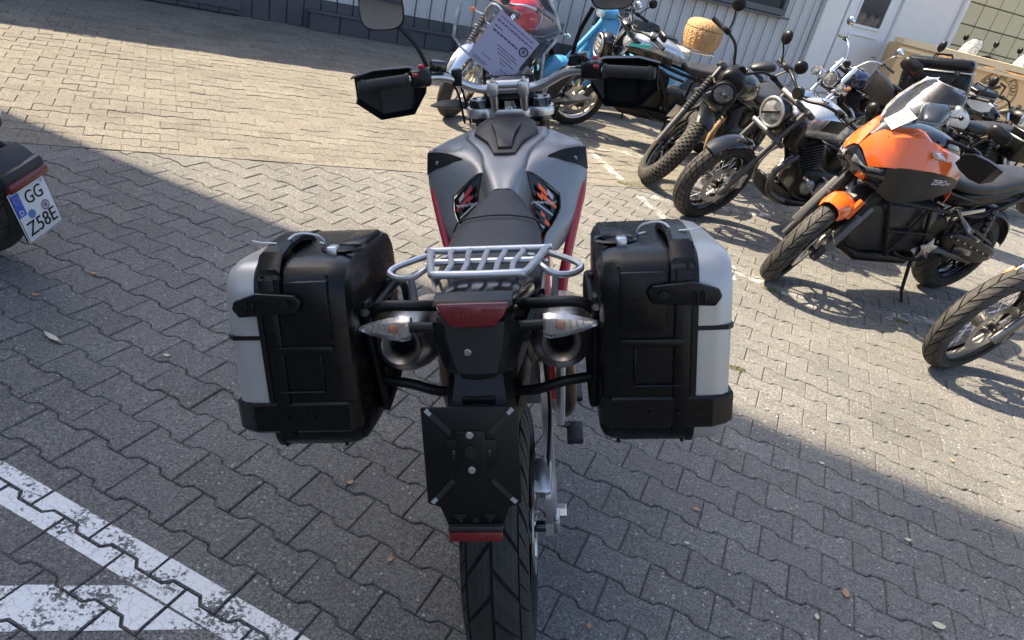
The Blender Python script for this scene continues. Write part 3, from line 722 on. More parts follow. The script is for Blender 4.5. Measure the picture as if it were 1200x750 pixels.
    fender(root, None, 0, Rr, Rr+.045, 55, 165, twr*1.15, BLK, 'rear_fender')
    o = MB().box((0, -.32, .80), (.09, .05, .06), .012).build('tail_light', BLK, root); MB().box((0, -.347, .80), (.075, .012, .045), .005).build('lens', REDL, o)
    if sig:
        for s in (-1, 1): signal(root, None, (s*.15, -.26, .78), (0, -1, 0), .028, sigm, AMB, (s*.05, -.24, .78))
    MB().tube([(-.10, .52, .28), (-.20, .56, .10), (-.255, .57, .255*math.tan(R(lean))+.004)], [.012, .011, .010], 8).build('side_stand', BLK, root)
    for s in (-1, 1): MB().tube([(s*.13, .38, .36), (s*.23, .38, .36)], [.012, .014], 8).build('foot_peg', RUB, root)
    return root, S, fy
# ------------------------------------------------------------------ the grey adventure motorcycle in the foreground
def main_bike():
    LEAN = R(15.3)
    B = thing('adventure_motorcycle', 'matte grey adventure motorcycle seen from behind with two black and silver side cases', 'motorcycle', bike_matrix(.184, 1.282, -.066, LEAN))
    wb, Rf, Rr, rake = 1.51, .335, .318, 27
    S = Matrix.Identity(4); fy = lambda z: wb-(z-Rf)*math.tan(R(rake))
    wheel(B, 'rear_wheel', 0, Rr, .142, 'spoke', 'road', None, GBLK, disc=.11, discs=(1,), steps=64)
    wheel(B, 'front_wheel', wb, Rf, .112, 'spoke', 'road', None, GBLK, disc=.15, discs=(-1,), steps=48)
    rs = MB(Matrix.Translation((0, 0, Rr)))
    for s in (-1, 1): rs.lathe([(Rr-.104, s*.050), (Rr-.098, s*.050)], seg=48)
    MB(Matrix.Translation((0, 0, Rr))).lathe([(Rr-.095, .0565), (Rr-.095, .0585), (Rr-.085, .0585), (Rr-.085, .0565), (Rr-.095, .0565)], seg=64).build('rim_stripe', REDF, B)
    # forks and clamps
    for s in (-1, 1):
        MB().tube([(s*.098, wb, Rf-.03), (s*.098, fy(.66), .66)], .024, 12).build('fork_tube', CHR, B)
        MB().tube([(s*.098, fy(.60), .60), (s*.098, fy(1.06), 1.06)], .029, 14).build('fork_leg', GBLK, B)
        c = (s*.098, 1.11, 1.085)
        o = MB().lathe([(.0345, -.05), (.0345, .016), (.032, .021), (.024, .021), (.0235, .015), (.0001, .014)], c, 'Z', 28).build('fork_cap', GBLK, B)
        MB().lathe([(.0355, -.035), (.0445, -.033), (.0455, -.028), (.0455, -.008), (.044, -.004), (.0355, -.003)], c, 'Z', 28).build('clamp_collar', ALU, o)
        MB().lathe([(.0325, .0205), (.0315, .0235), (.0265, .0235), (.0255, .0205)], c, 'Z', 28).build('cap_ring', ALU, o); MB().disc((c[0], c[1], c[2]+.018), .012, .012, 'Z', 6).build('adjuster', STEEL, o)
    MB().prism([(-.13, fy(1.05)-.03, 1.062), (-.13, fy(1.05)+.03, 1.062), (-.05, fy(1.05)+.045, 1.062), (.05, fy(1.05)+.045, 1.062), (.13, fy(1.05)+.03, 1.062), (.13, fy(1.05)-.03, 1.062), (.05, fy(1.05)-.075, 1.062), (-.05, fy(1.05)-.075, 1.062)], (0, 0, .032), .006).build('top_clamp', ALU, B)
    MB().box((0, fy(.82)-.03, .82), (.26, .09, .04), .01).build('lower_clamp', DST, B)
    MB().tube([(0, fy(1.05)-.055, 1.075), (0, fy(1.05)-.055, 1.103)], .022, 6).build('steering_nut', CHR, B)
    for s in (-1, 1):
        MB().tube([(s*.048, 1.085, 1.07), (s*.048, 1.055, 1.135)], [.013, .015], 12).build('bar_riser', ALU, B)
        o = MB().box((s*.048, 1.05, 1.148), (.036, .052, .046), .008).build('bar_clamp', ALU, B)
        for d in (-.017, .017): MB().disc((s*.048, 1.05+d, 1.174), .006, .008, 'Z', 10).build('bolt', STEEL, o)
    MB().tube([(-.066, 1.05, 1.158), (.066, 1.05, 1.158)], .017, 12).build('clamp_bridge', ALU, B)
    bar = MB().tube([(-.42, .90, 1.197), (-.275, .955, 1.202), (-.19, 1.0, 1.196), (-.115, 1.04, 1.158), (-.06, 1.05, 1.146), (.06, 1.05, 1.146), (.115, 1.04, 1.158), (.19, 1.0, 1.196), (.275, .955, 1.202), (.42, .90, 1.197)], [.0115, .0115, .013, .0145, .0145, .0145, .0145, .013, .0115, .0115], 14, sm=5).build('handlebar', ALU, B)
    MB().box((-.155, 1.016, 1.192), (.03, .03, .05), .004).build('cable_clip', BLK, bar)
    for s in (-1, 1):
        e = Vector((s*.425, .898, 1.197)); a = Vector((s*.292, .948, 1.202)); d = (e-a).normalized()
        g = MB(); n = 13; pts = []; rr = []
        pts = [a+d*(e-a).length*i/40 for i in range(41)]; rr = [.0205 if i < 3 else (.0178 if i % 2 else .0166) for i in range(38)]+[.0195, .0205, .0195]
        g.tube(pts, rr, 14).build('grip', RUB, bar)
        MB().tube([e, e+d*.012], [.0185, .016], 14).build('bar_end', RUB, bar)
        MB().box(a-d*.036, (.062, .045, .050), .010, rot=(0, 0, -20*s)).build('switch_cluster', BLK, bar)
        MB().box(a-d*.025+Vector((0, -.022, .014)), (.018, .012, .010), .003).build('red_button', REDF, bar)
        MB().box(a-d*.060+Vector((0, -.002, .012)), (.022, .040, .036), .006).build('lever_mount', DST, bar)
        p0 = a-d*.055+Vector((0, .035, 0)); MB().tube([p0, p0+d*.06+Vector((0, .032, -.006)), e+Vector((s*-.01, .055, -.012))], [.008, .007, .006], 8, sm=4, flat=.6).build('lever', DST, bar)
        # hand guard shell, open at the rider's side
        rows = []
        for (x, y, zt, zb, f_) in ((.258, 1.045, 1.210, 1.150, .0), (.300, 1.040, 1.226, 1.086, .016), (.395, .985, 1.230, 1.084, .016), (.448, .915, 1.222, 1.150, .0)):
            rows.append([(s*x, y-.045, zt+.002), (s*x, y-.012, zt+.004), (s*x, y+f_*.6, zt-.008), (s*x, y+f_, (zt+zb)/2), (s*x, y+f_*.5, zb+.012), (s*x, y-.020, zb)])
        MB().skin(rows, .004).build('hand_guard', BLK, B, ang=12)
    # brake fluid reservoir on the left of the bar, with its red mark
    MB().box((-.205, .985, 1.232), (.05, .042, .034), .008, rot=(0, 12, 20)).build('fluid_reservoir', GBLK, B); MB().box((.222, .972, 1.236), (.055, .040, .034), .008, rot=(0, -12, -20)).build('fluid_reservoir', GBLK, B)
    o = MB().box((-.252, .964, 1.236), (.020, .016, .012), .003).build('kill_switch', RED, B); MB().box((.268, .958, 1.238), (.016, .012, .012), .003).build('starter_switch', RED, B)
    mirror_part(B, None, (-.232, .985, 1.215), (-.305, .96, 1.350), (-.350, .955, 1.398), (.134, .112), 'rect')
    mirror_part(B, None, (.192, .99, 1.215), (.262, .96, 1.375), (.318, .955, 1.418), (.128, .105), 'rect')
    # instrument and front cowl
    MB().box((0, 1.13, 1.125), (.17, .07, .09), .02, rot=(-35, 0, 0)).build('instrument', BLK, B)
    MB().box((0, 1.105, 1.148), (.12, .012, .06), .004, rot=(-35, 0, 0)).build('instrument_glass', DARKG, B)
    fc = MB().loft([sec(1.10, 0, 1.04, .22, .10, 2.6), sec(1.20, 0, 1.03, .25, .15, 2.6), sec(1.30, 0, 1.0, .20, .16, 2.4), sec(1.37, 0, .98, .10, .10, 2.2)]).build('front_cowl', GBLK, B, sub=1)
    MB().box((0, 1.375, .985), (.12, .04, .09), .02).build('headlight', LENS, B)
    rows = []
    for (z, wd_, y) in ((1.11, .095, 1.235), (1.17, .105, 1.215), (1.23, .115, 1.192), (1.265, .150, 1.180), (1.30, .168, 1.168), (1.36, .152, 1.145), (1.435, .115, 1.11)):
        rows.append([(u*wd_, y-.045*abs(u)**2.2, z) for u in (-1, -.8, -.55, -.28, 0, .28, .55, .8, 1)])
    scr = MB().skin(rows, .003).build('windscreen', SCREENM, B, ang=60)
    ed = [r_[0] for r_ in rows]+rows[-1][1:-1]+[r_[-1] for r_ in rows[::-1]]
    MB().tube(ed, .0046, 6).build('screen_edge', glass('screen_edge', (.8, .82, .84), haze=.75), scr)
    for s in (-1, 1):
        MB().disc((s*.07, 1.205, 1.155), .008, .012, 'Y', 12).build('screen_bolt', GBLK, scr)
        MB().tube([(s*.085, 1.14, 1.06), (s*.085, 1.195, 1.20)], .006, 6).build('screen_bracket', BLK, B)
        # front indicators
        t = MB().loft([[(s*x, y+a, z+b) for a, b in ((-h, 0), (0, g), (h, 0), (0, -g))] for (x, y, z, h, g) in ((.13, 1.16, 1.075, .010, .010), (.165, 1.155, 1.08, .012, .012), (.18, 1.15, 1.085, .03, .018), (.225, 1.13, 1.09, .024, .014), (.262, 1.11, 1.092, .004, .003))]).build('front_indicator', DGREY, B)
        MB().loft([[(s*x, y+a+.026, z+b) for a, b in ((-h, 0), (0, g), (h*.3, 0), (0, -g))] for (x, y, z, h, g) in ((.182, 1.15, 1.085, .012, .014), (.235, 1.125, 1.09, .006, .006))]).build('lens', AMB, t)
    # tank: spine, black filler panel, flared shrouds
    half = [[(0, .575, .968), (.022, .575, .966), (.036, .58, .945), (.048, .60, .880), (.060, .62, .80)],
            [(0, .63, .990), (.034, .63, .989), (.048, .635, .970), (.062, .64, .900), (.080, .66, .80)],
            [(0, .685, 1.006), (.046, .685, 1.006), (.060, .685, .992), (.080, .69, .930), (.10, .70, .82)],
            [(0, .75, 1.022), (.056, .745, 1.024), (.074, .75, 1.012), (.110, .76, .955), (.13, .76, .86)],
            [(0, .84, 1.034), (.085, .83, 1.042), (.115, .835, 1.034), (.155, .84, .98), (.16, .84, .88)],
            [(0, .93, 1.040), (.098, .93, 1.046), (.122, .935, 1.038), (.15, .94, .98), (.14, .94, .90)],
            [(0, .985, 1.030), (.085, .985, 1.034), (.105, .985, 1.02), (.12, .985, .97), (.11, .985, .92)]]
    rows = [[(-p[0], p[1], p[2]) for p in r_[:0:-1]]+r_ for r_ in half]
    tk = MB().skin(rows, .006, dens=5).build('tank', TANK, B, ang=50)
    pts = [(-.030, .725, 1.028), (-.050, .785, 1.046), (-.094, .850, 1.058), (-.086, .91, 1.070), (-.062, .965, 1.074), (.062, .965, 1.074), (.086, .91, 1.070), (.094, .850, 1.058), (.050, .785, 1.046), (.030, .725, 1.028)]
    r0 = [(p[0]*1.06, p[1]-.004*(1 if p[1] < .8 else -1), p[2]-.03) for p in pts]; r2 = [(p[0]*.80, p[1]*.86+.85*.14, p[2]+.007) for p in pts]; r3 = [(p[0]*.45, p[1]*.72+.865*.28, p[2]+.010) for p in pts]
    fp = MB().loft([r0, pts, r2, r3]).build('filler_panel', DGREY, tk, ang=25)
    MB().prism([(-.020, .742, 1.038), (-.028, .80, 1.062), (-.045, .87, 1.077), (.045, .87, 1.077), (.028, .80, 1.062), (.020, .742, 1.038)], (0, 0, .006), .002).build('panel_ridge', DGREY, fp)
    MB().box((0, .962, 1.066), (.07, .035, .02), .006).build('ignition_lock', GBLK, B)
    for s in (-1, 1):
        # upper arm of the shroud and its falling blade
        top = [[(.085, .955, 1.025), (.125, .94, 1.036), (.16, .91, 1.03), (.19, .87, 1.025), (.215, .835, 1.02), (.228, .815, 1.018)],
               [(.050, .80, 1.012), (.100, .795, 1.030), (.15, .79, 1.026), (.185, .79, 1.017), (.215, .795, 1.007), (.232, .80, .99)],
               [(.040, .72, .992), (.080, .725, 1.008), (.14, .735, 1.002), (.175, .748, .986), (.21, .768, .97), (.233, .79, .955)],
               [(.035, .668, .980), (.072, .674, .984), (.120, .688, .945), (.156, .70, .911), (.198, .735, .908), (.232, .785, .925)]]
        sh = MB().skin([[(s*p[0], p[1], p[2]) for p in r_] for r_ in top], .006, dens=5).build('shroud', TANK, B, ang=50)
        blade = [[(.152, .702, .918), (.175, .715, .914), (.205, .745, .914), (.233, .785, .93)],
                 [(.154, .680, .875), (.172, .695, .868), (.200, .725, .862), (.222, .765, .865)],
                 [(.136, .640, .848), (.154, .655, .836), (.178, .685, .825), (.198, .725, .82)],
                 [(.112, .600, .826), (.130, .612, .806), (.150, .64, .79), (.168, .68, .78)],
                 [(.104, .575, .800), (.116, .585, .786), (.130, .605, .775), (.142, .635, .765)]]
        MB().skin([[(s*p[0], p[1], p[2]) for p in r_] for r_ in blade], .006, dens=5).build('shroud_blade', TANK, sh, ang=50)
        pk = MB().skin([[(s*p[0], p[1]-.004, p[2]+.005) for p in r_] for r_ in ([(.125, .740, 1.009), (.165, .766, 1.016), (.200, .786, 1.016), (.231, .805, 1.012)], [(.123, .738, 1.007), (.165, .753, 1.001), (.205, .774, .990), (.234, .797, .980)], [(.121, .736, 1.005), (.165, .745, .990), (.206, .766, .972), (.236, .791, .950)])], .004, dens=3).build('shroud_corner', BLK, sh, ang=60)
        MB().disc((s*.200, .766, .994), .006, .008, 'Y', 10).build('bolt', ALU, pk)
        wdw = MB().skin([[(s*.062, .678, .990), (s*.10, .688, .955), (s*.152, .712, .900)], [(s*.076, .660, .930), (s*.11, .670, .895), (s*.150, .692, .868)], [(s*.084, .636, .880), (s*.108, .646, .858), (s*.134, .660, .838)], [(s*.088, .605, .828), (s*.098, .610, .822), (s*.110, .616, .815)]], .004).build('side_panel', GBLK, sh)
        def pw(u, v):       # a point on the side panel: u inside to outside, v top to bottom
            a = Vector((s*.062, .678, .990)).lerp(Vector((s*.152, .712, .900)), u); b = Vector((s*.088, .605, .828)).lerp(Vector((s*.110, .616, .815)), u); return a.lerp(b, v)+Vector((s*.004, -.013, .003))
        for (u0, v0, u1, v1, m_) in ((.30, .08, .62, .22, ORGT), (.38, .22, .98, .33, ORGT), (.60, .06, .80, .2, GREYT), (.25, .26, .45, .36, ORGT), (.35, .56, .60, .66, ORGT), (.60, .66, .92, .78, ORGT), (.10, .46, .95, .51, GREYT), (.15, .8, .6, .86, GREYT)):
            a, b = pw(u0, v0), pw(u1, v1); c, d = pw(u1, v0), pw(u0, v1)
            if s < 0 and m_ is ORGT: m_ = REDF
            MB().prism([a, c+(b-c)*.35, b, d+(a-d)*.3], (0, -.0008, .0008)).build('decal', m_, wdw, smooth=False)
        text('superdual', .020, frame(pw(.5, .37), Vector((s*.0+.8, .42*s, -.2*s)), Vector((0, -.5, .85))), WHTT, wdw)
        # red crash frame
        MB().tube([(s*.10, .92, .86), (s*.19, .86, .93), (s*.218, .79, .925), (s*.205, .735, .86), (s*.172, .66, .74), (s*.150, .60, .62), (s*.13, .55, .50)], .014, 10, sm=5).build('crash_bar', REDF, B)
        MB().tube([(s*.205, .74, .865), (s*.16, .86, .60), (s*.12, .92, .46), (s*.10, .75, .34)], .014, 10, sm=4).build('crash_bar', REDF, B)
        MB().tube([(s*.12, .99, .93), (s*.10, .70, .80), (s*.11, .42, .60), (s*.12, .40, .42)], .018, 10, sm=4).build('frame_tube', REDF, B)
        MB().tube([(s*.10, .52, .72), (s*.10, .1, .88), (s*.08, -.16, .93)], .013, 8, sm=3).build('subframe_tube', BLK, B)
        MB().box((s*.12, .96, .82), (.09, .035, .22), .01, rot=(12, 0, 0)).build('radiator', BLK, B)
    # seat
    MB().loft([sec(y, 0, z, w_, h, 2.8, 24) for (y, z, w_, h) in ((.625, .945, .030, .03), (.59, .938, .070, .065), (.53, .930, .120, .08), (.44, .923, .175, .09), (.36, .922, .205, .09), (.34, .924, .210, .09), (.22, .925, .226, .085), (.10, .928, .232, .075), (.0, .930, .22, .06))]).build('seat', SEAT, B, sub=2)
    MB().tube([(-.108, .35, .935), (-.09, .352, .962), (-.04, .355, .972), (0, .356, .974), (.04, .355, .972), (.09, .352, .962), (.108, .35, .935)], .0022, 6, sm=3).build('seat_seam', BLK, B)
    MB().loft([sec(y, 0, z, w_, h, 3.4, 18) for (y, z, w_, h) in ((.5, .87, .16, .06), (.3, .87, .22, .07), (.1, .89, .23, .07))]).build('side_cover', DGREY, B)
    # tail
    MB().loft([sec(y, 0, z, w_, h, 3.0, 22) for (y, z, w_, h) in ((.10, .925, .225, .06), (-.02, .955, .195, .06), (-.12, .982, .160, .055), (-.172, .998, .142, .045), (-.198, 1.006, .130, .030))]).build('tail_cowl', GBLK, B, sub=1)
    for s in (-1, 1):
        MB().prism([(s*.066, -.205, .985), (s*.072, -.17, .93), (s*.055, -.19, .875), (s*.040, -.215, .885), (s*.034, -.21, .955)], (s*.02, .01, 0), .005).build('tail_side', BLK, B)
        MB().prism([(s*.058, -.12, .95), (s*.09, -.05, .90), (s*.08, .05, .83), (s*.05, -.10, .80)], (s*.02, 0, 0), .006).build('tail_side', BLK, B)
    zt_ = .022
    MB().prism([(-.062, -.208, .999+zt_), (.062, -.208, .999+zt_), (.053, -.214, .977+zt_), (.034, -.218, .958+zt_), (-.034, -.218, .958+zt_), (-.053, -.214, .977+zt_)], (0, .026, -.010), .005).build('tail_light', REDL, B)
    for k in range(5): MB().box((-.040+.02*k, -.2245, .978+zt_), (.0012, .002, .030), 0).build('lens_rib', REDL, B, smooth=False)
    MB().prism([(-.066, -.192, 1.004+zt_), (.066, -.192, 1.004+zt_), (.068, -.203, .998+zt_), (-.068, -.203, .998+zt_)], (0, .03, .002), .001).build('tail_lip', BLK, B)
    zm = .030
    mg = MB().skin([[(-.066, -.180, .955+zm), (-.050, -.209, .955+zm), (0, -.213, .955+zm), (.050, -.209, .955+zm), (.066, -.180, .955+zm)], [(-.056, -.190, .905+zm), (-.044, -.215, .905+zm), (0, -.220, .905+zm), (.044, -.215, .905+zm), (.056, -.190, .905+zm)], [(-.040, -.200, .862+zm), (-.032, -.221, .862+zm), (0, -.225, .862+zm), (.032, -.221, .862+zm), (.040, -.200, .862+zm)], [(-.036, -.19, .842+zm), (-.026, -.208, .842+zm), (0, -.211, .840+zm), (.026, -.208, .842+zm), (.036, -.19, .842+zm)]], .006).build('rear_mudguard', DGREY, B, ang=25)
    MB().disc((-.014, -.222, .903+zm), .0065, .006, 'Y', 10).build('bolt', ALU, mg)
    MB().box((0, -.19, .80), (.085, .05, .11), .012, rot=(-12, 0, 0)).build('plate_bracket', BLK, B)
    MB().box((.0, -.226, .838), (.062, .022, .02), .006).build('plate_lamp', BLK, B)
    MB().skin([[(-.050, -.17, .885), (-.040, -.200, .885), (0, -.204, .885), (.040, -.200, .885), (.050, -.17, .885)], [(-.058, -.19, .84), (-.046, -.228, .84), (0, -.232, .84), (.046, -.228, .84), (.058, -.19, .84)], [(-.062, -.22, .78), (-.05, -.258, .78), (0, -.262, .78), (.05, -.258, .78), (.062, -.22, .78)]], .006).build('mudguard_neck', BLK, B, ang=25)
    # licence plate carrier (no plate mounted)
    PM = frame((-.014, -.288, .758), (1, 0, 0), (0, .21, .98))
    def pl(x, y, z=0): return (x, y, z)
    pc = MB(PM).prism([(-.084, .096, 0), (.084, .096, 0), (.084, -.088, 0), (.062, -.096, 0), (.048, -.138, 0), (-.048, -.138, 0), (-.062, -.096, 0), (-.084, -.088, 0)], (0, 0, .005), .0018).build('plate_carrier', BLK, B, ang=25)
    MB(PM).box((0, .01, .005), (.052, .088, .008), .003).build('centre_boss', BLK, pc); MB(PM).box((0, .012, .0045), (.09, .050, .006), .003).build('centre_boss', BLK, pc)
    for y in (.048, -.018): MB(PM).disc((0, y, .011), .0065, .005, 'Z', 12).build('screw', ALU, pc); 
    MB(PM).disc((0, .014, .0095), .011, .002, 'Z', 18).build('cable_hole', GBLK, pc)
    for sx in (-1, 1):
        for sy in (-1, 1):
            a = Vector((sx*.034, .004+sy*.045, .004)); b = Vector((sx*.072, .004+sy*.086, .004)); d = (b-a).normalized(); n = Vector((-d.y, d.x, 0))*.0045
            MB(PM).prism([a+n, b+n, b-n, a-n], (0, 0, .003)).build('slot_rib', DGREY, pc)
            MB(PM).prism([b+n*.8+d*.004, b+n*.8-d*.008, b-n*.8-d*.008, b-n*.8+d*.004], (0, 0, .0045)).build('slot', mat('pale_slot', (.33, .33, .32), .6), pc)
        MB(PM).box((sx*.031, .010, .006), (.007, .018, .006), .002).build('slot', GBLK, pc)
        MB(PM).prism([(sx*.040, -.108, .004), (sx*.016, -.108, .004), (sx*.026, -.126, .004)], (0, 0, .002)).build('cutout', GBLK, pc)
    MB(PM).prism([(-.008, -.124, .004), (.008, -.124, .004), (.0, -.112, .004)], (0, 0, .002)).build('cutout', GBLK, pc)
    MB(PM).box((0, -.134, .006), (.098, .010, .016), .002).build('reflector_holder', DGREY, pc)
    MB(PM).box((0, -.1495, .008), (.096, .019, .012), .002).build('rear_reflector', REDL, pc)
    # rack
    rk = MB()
    q = [(-.112, .10, .990), (.112, .10, .990), (.118, .085, .993), (.088, -.085, 1.022), (.072, -.105, 1.027), (0, -.110, 1.028), (-.072, -.105, 1.027), (-.088, -.085, 1.022), (-.118, .085, .993)]
    rko = rk.tube(q, .0076, 10, closed=True, sm=3).build('luggage_rack', ALUS, B)
    for x0, x1 in ((-.072, -.060), (-.036, -.030), (0, 0), (.036, .030), (.072, .060)): MB().tube([(x0, .10, .990), (x0*1.02, .06, .999), (x1, -.02, 1.012), (x1*1.0, -.070, 1.020), (x1, -.107, 1.027)], .0056, 8, sm=3).build('slat', ALUS, rko)
    MB().tube([(-.105, .02, .998), (.105, .02, .998)], .0068, 8).build('cross_tube', ALUS, rko)
    for s in (-1, 1):
        MB().prism([(s*.025, -.055, 1.010), (s*.070, -.055, 1.010), (s*.066, -.095, 1.017), (s*.025, -.095, 1.017)], (0, 0, .006), .002).build('rack_plate', ALUS, rko)
        MB().tube([(s*.098, .02, .998), (s*.115, -.02, 1.0), (s*.135, -.03, .99), (s*.165, -.022, .984), (s*.188, .0, .985), (s*.180, .03, .986), (s*.135, .075, .986), (s*.112, .09, .985)], .0066, 8, sm=4).build('grab_handle', ALUS, rko)
        MB().tube([(s*.140, -.03, .990), (s*.135, -.035, .93), (s*.11, -.03, .90)], .007, 8).build('handle_stay', ALUS, rko)
        MB().tube([(s*.118, .05, .985), (s*.108, .06, .92)], .007, 8).build('handle_stay', ALUS, rko)
        MB().tube([(s*.09, .08, .986), (s*.085, .08, .95)], .008, 8).build('rack_foot', ALUS, rko)
        # rear indicators
        i0 = MB().tube([(s*.055, -.175, .955), (s*.085, -.18, .960), (s*.118, -.185, .964)], [.013, .010, .010], 10).build('rear_indicator', BLK, B)
        il = ((.116, -.185, .963, .016, .021), (.128, -.186, .963, .020, .024), (.155, -.184, .962, .018, .020), (.188, -.18, .960, .011, .011), (.210, -.176, .958, .003, .003))
        ring_ = lambda x, y, z, h, g: [(s*x, y+a, z+b) for a, b in ((-h, -g*.2), (-h*.7, g*.7), (0, g), (h, g*.6), (h, -g*.6), (0, -g), (-h*.7, -g*.8))]
        MB().loft([ring_(*t) for t in il]).build('clear_lens', MATS.get('indicator_lens') or glass('indicator_lens', (.95, .94, .92), rough=.05, haze=.10), i0)
        MB().loft([ring_(x, y+.007, z, h*.78, g*.86) for (x, y, z, h, g) in il]).build('reflector', mat('indicator_reflector', (.75, .72, .68), .22, .9, var=.12, vscale=60, bump=.3, bscale=120), i0)
        MB().sph((s*.146, -.193, .965), (.010, .008, .008), 12, 8).build('bulb', mat('bulb_amber', (.55, .17, .05), .25), i0)
        for k in range(6): MB().tube([(s*(.132+.011*k), -.2045+.0045*k, .964+.016-.0025*k), (s*(.132+.011*k), -.2065+.0045*k, .962), (s*(.132+.011*k), -.2045+.0045*k, .960-.013+.002*k)], .0009, 4).build('lens_rib', ALU, i0)
        # pannier rails
        MB().tube([(s*.075, -.10, .962), (s*.13, -.118, .973), (s*.178, -.118, .973), (s*.205, -.112, .955), (s*.214, -.10, .93), (s*.212, -.03, .83), (s*.205, .0, .79)], .0105, 10, sm=4).build('case_rail', BLK, B)
        MB().tube([(s*.05, -.09, .765), (s*.10, -.10, .775), (s*.15, -.10, .792), (s*.214, -.09, .797)], .0105, 10, sm=4).build('case_rail', BLK, B)
        MB().tube([(s*.212, -.12, .95), (s*.212, -.09, .76), (s*.208, -.07, .735), (s*.208, .16, .76), (s*.208, .20, .80), (s*.208, .16, .90), (s*.208, -.10, .95)], .0095, 8, closed=True, sm=3).build('case_rail', BLK, B)
        # silencers
        e0, e1 = Vector((s*.147, -.150, .908)), Vector((s*.148, .30, .74)); d = (e1-e0).normalized()
        EMx = frame(e0, (1, 0, 0), Vector((1, 0, 0)).cross(-d)); zz = -1 if (EMx.to_3x3() @ Vector((0, 0, 1))).dot(d) < 0 else 1
        mu = MB(EMx).lathe([(r_, h*zz) for r_, h in ((.0390, .004), (.050, .022), (.0585, .055), (.063, .10), (.064, .33), (.056, .38), (.034, .43))], axis='Z', seg=32).build('silencer', STEEL, B)
        MB(EMx).lathe([(r_, h*zz) for r_, h in ((.0390, .005), (.0375, -.003), (.035, -.005), (.0315, -.002), (.0230, .010), (.0205, .014))], axis='Z', seg=32).build('silencer_rim', mat('dull_rim_steel', (.30, .27, .24), .34, 1, var=.15), mu)
        MB(EMx).lathe([(r_, h*zz) for r_, h in ((.0208, .012), (.0208, .07), (.0001, .07))], axis='Z', seg=24).build('outlet', mat('soot', (.012, .010, .009), .9), mu)
        MB().tube([e0+d*.43, (s*.13, .42, .66), (s*.09, .62, .52), (s*.07, .80, .40), (s*.06, .92, .46), (s*.05, .90, .60)], .024, 10, sm=4).build('exhaust_pipe', HEATST, B)
        MB().tube([(s*.05, .9, .60), (s*.09, 1.0, .5), (s*.10, .9, .33), (s*.13, .6, .27), (s*.165, .40, .40), (s*.150, .31, .735)], .022, 10, sm=5).build('exhaust_header', HEATST, B)
        # swingarm
        MB().loft([[(s*x+a, y, z+b) for a, b in ((-.013, -h), (.013, -h), (.015, 0), (.013, h), (-.013, h))] for (x, y, z, h) in ((.114 if s > 0 else .095, -.04, .345, .018), (.114 if s > 0 else .095, .01, .348, .030), (.112, .10, .345, .030), (.105, .25, .395, .034), (.10, .42, .455, .045), (.085, .50, .47, .04))]).build('swingarm', ALU if s > 0 else DST, B, ang=30)
        MB().disc(((.140 if s > 0 else -.118), 0.02, Rr+.03), .017, .020, 'X', 6).build('axle_nut', STEEL if s > 0 else DST, B); MB().box((.124 if s > 0 else -.105, -.015, Rr+.03), (.02, .05, .045), .006).build('chain_adjuster', ALU if s > 0 else DST, B)
        o = MB().tube([(s*.13, .40, .33), (s*.165, .395, .32)], .010, 8).build('foot_peg', DST, B); MB().box((s*.180, .37, .315), (.045, .085, .022), .005).build('rubber_pad', RUB, o)
        MB().box((s*.185, .60, .30), (.05, .09, .018), .005).build('pedal', BLK, B)
        MB().prism([(s*.105, .36, .62), (s*.105, .52, .66), (s*.12, .54, .40), (s*.12, .42, .36)], (s*.012, 0, 0), .004).build('heel_guard', ALU, B)
    # chain on the left, brake on the right
    ch = MB(); L0 = Vector((-.085, 0, Rr)); n = 46
    ch.tube([(-.088, -.10, Rr), (-.088, -.07, Rr+.075), (-.088, 0, Rr+.10), (-.088, .45, .47+.035), (-.088, .49, .47), (-.088, .45, .47-.035), (-.088, 0, Rr-.10), (-.088, -.07, Rr-.075)], .008, 6, sm=4, closed=True).build('chain', DST, B)
    MB(Matrix.Translation((-.088, 0, Rr))).lathe([(.098, -.003), (.098, .003), (.055, .003), (.055, -.003), (.098, -.003)], seg=40).build('sprocket', STEEL, B)
    MB().box((.094, .085, Rr+.075), (.045, .09, .06), .012, rot=(35, 0, 0)).build('brake_caliper', ALU, B)
    MB().tube([(.105, .06, .40), (.115, .2, .52), (.10, .35, .62), (.10, .4, .75)], .005, 6, sm=4).build('brake_hose', BLK, B)
    MB().tube([(.14, .30, .40), (.145, .28, .62)], .012, 8).build('master_cylinder', ALU, B)
    # engine and middle
    MB().box((0, .66, .46), (.25, .40, .26), .05, 3).build('engine_case', ENGA, B)
    for s in (-1, 1): MB().disc((s*.14, .60, .44), .09, .06, 'X', 26, bev=.02).build('engine_cover', ENGA, B)
    MB().box((0, .78, .68), (.17, .18, .28), .03, rot=(-12, 0, 0)).build('cylinder', ENG, B)
    MB().box((0, .35, .70), (.15, .25, .28), .03).build('airbox', BLK, B)
    MB().tube([(.0, .30, .45), (0, .24, .80)], .035, 14).build('shock_absorber', BLK, B)
    fender(B, None, 0, Rr, Rr+.10, 45, 105, .15, BLK, 'inner_mudguard')
    fender(B, None, wb, Rf, Rf+.045, 35, 135, .15, TANK, 'front_mudguard')
    MB().tube([(-.12, .48, .30), (-.20, .56, .14), (-.27, .58, .27*math.tan(LEAN)+.004)], [.014, .013, .012], 8).build('side_stand', BLK, B)
    for k in range(2): MB().tube([(-.14-.02*k, 1.16, 1.02), (-.16-.01*k, 1.10, 1.16-.02*k), (-.20, .99, 1.19)], .0042, 6, sm=4).build('cable', BLK, B)
    MB().tube([(.14, 1.16, 1.02), (.18, 1.14, 1.12), (.21, .99, 1.19)], .0042, 6, sm=4).build('cable', BLK, B)
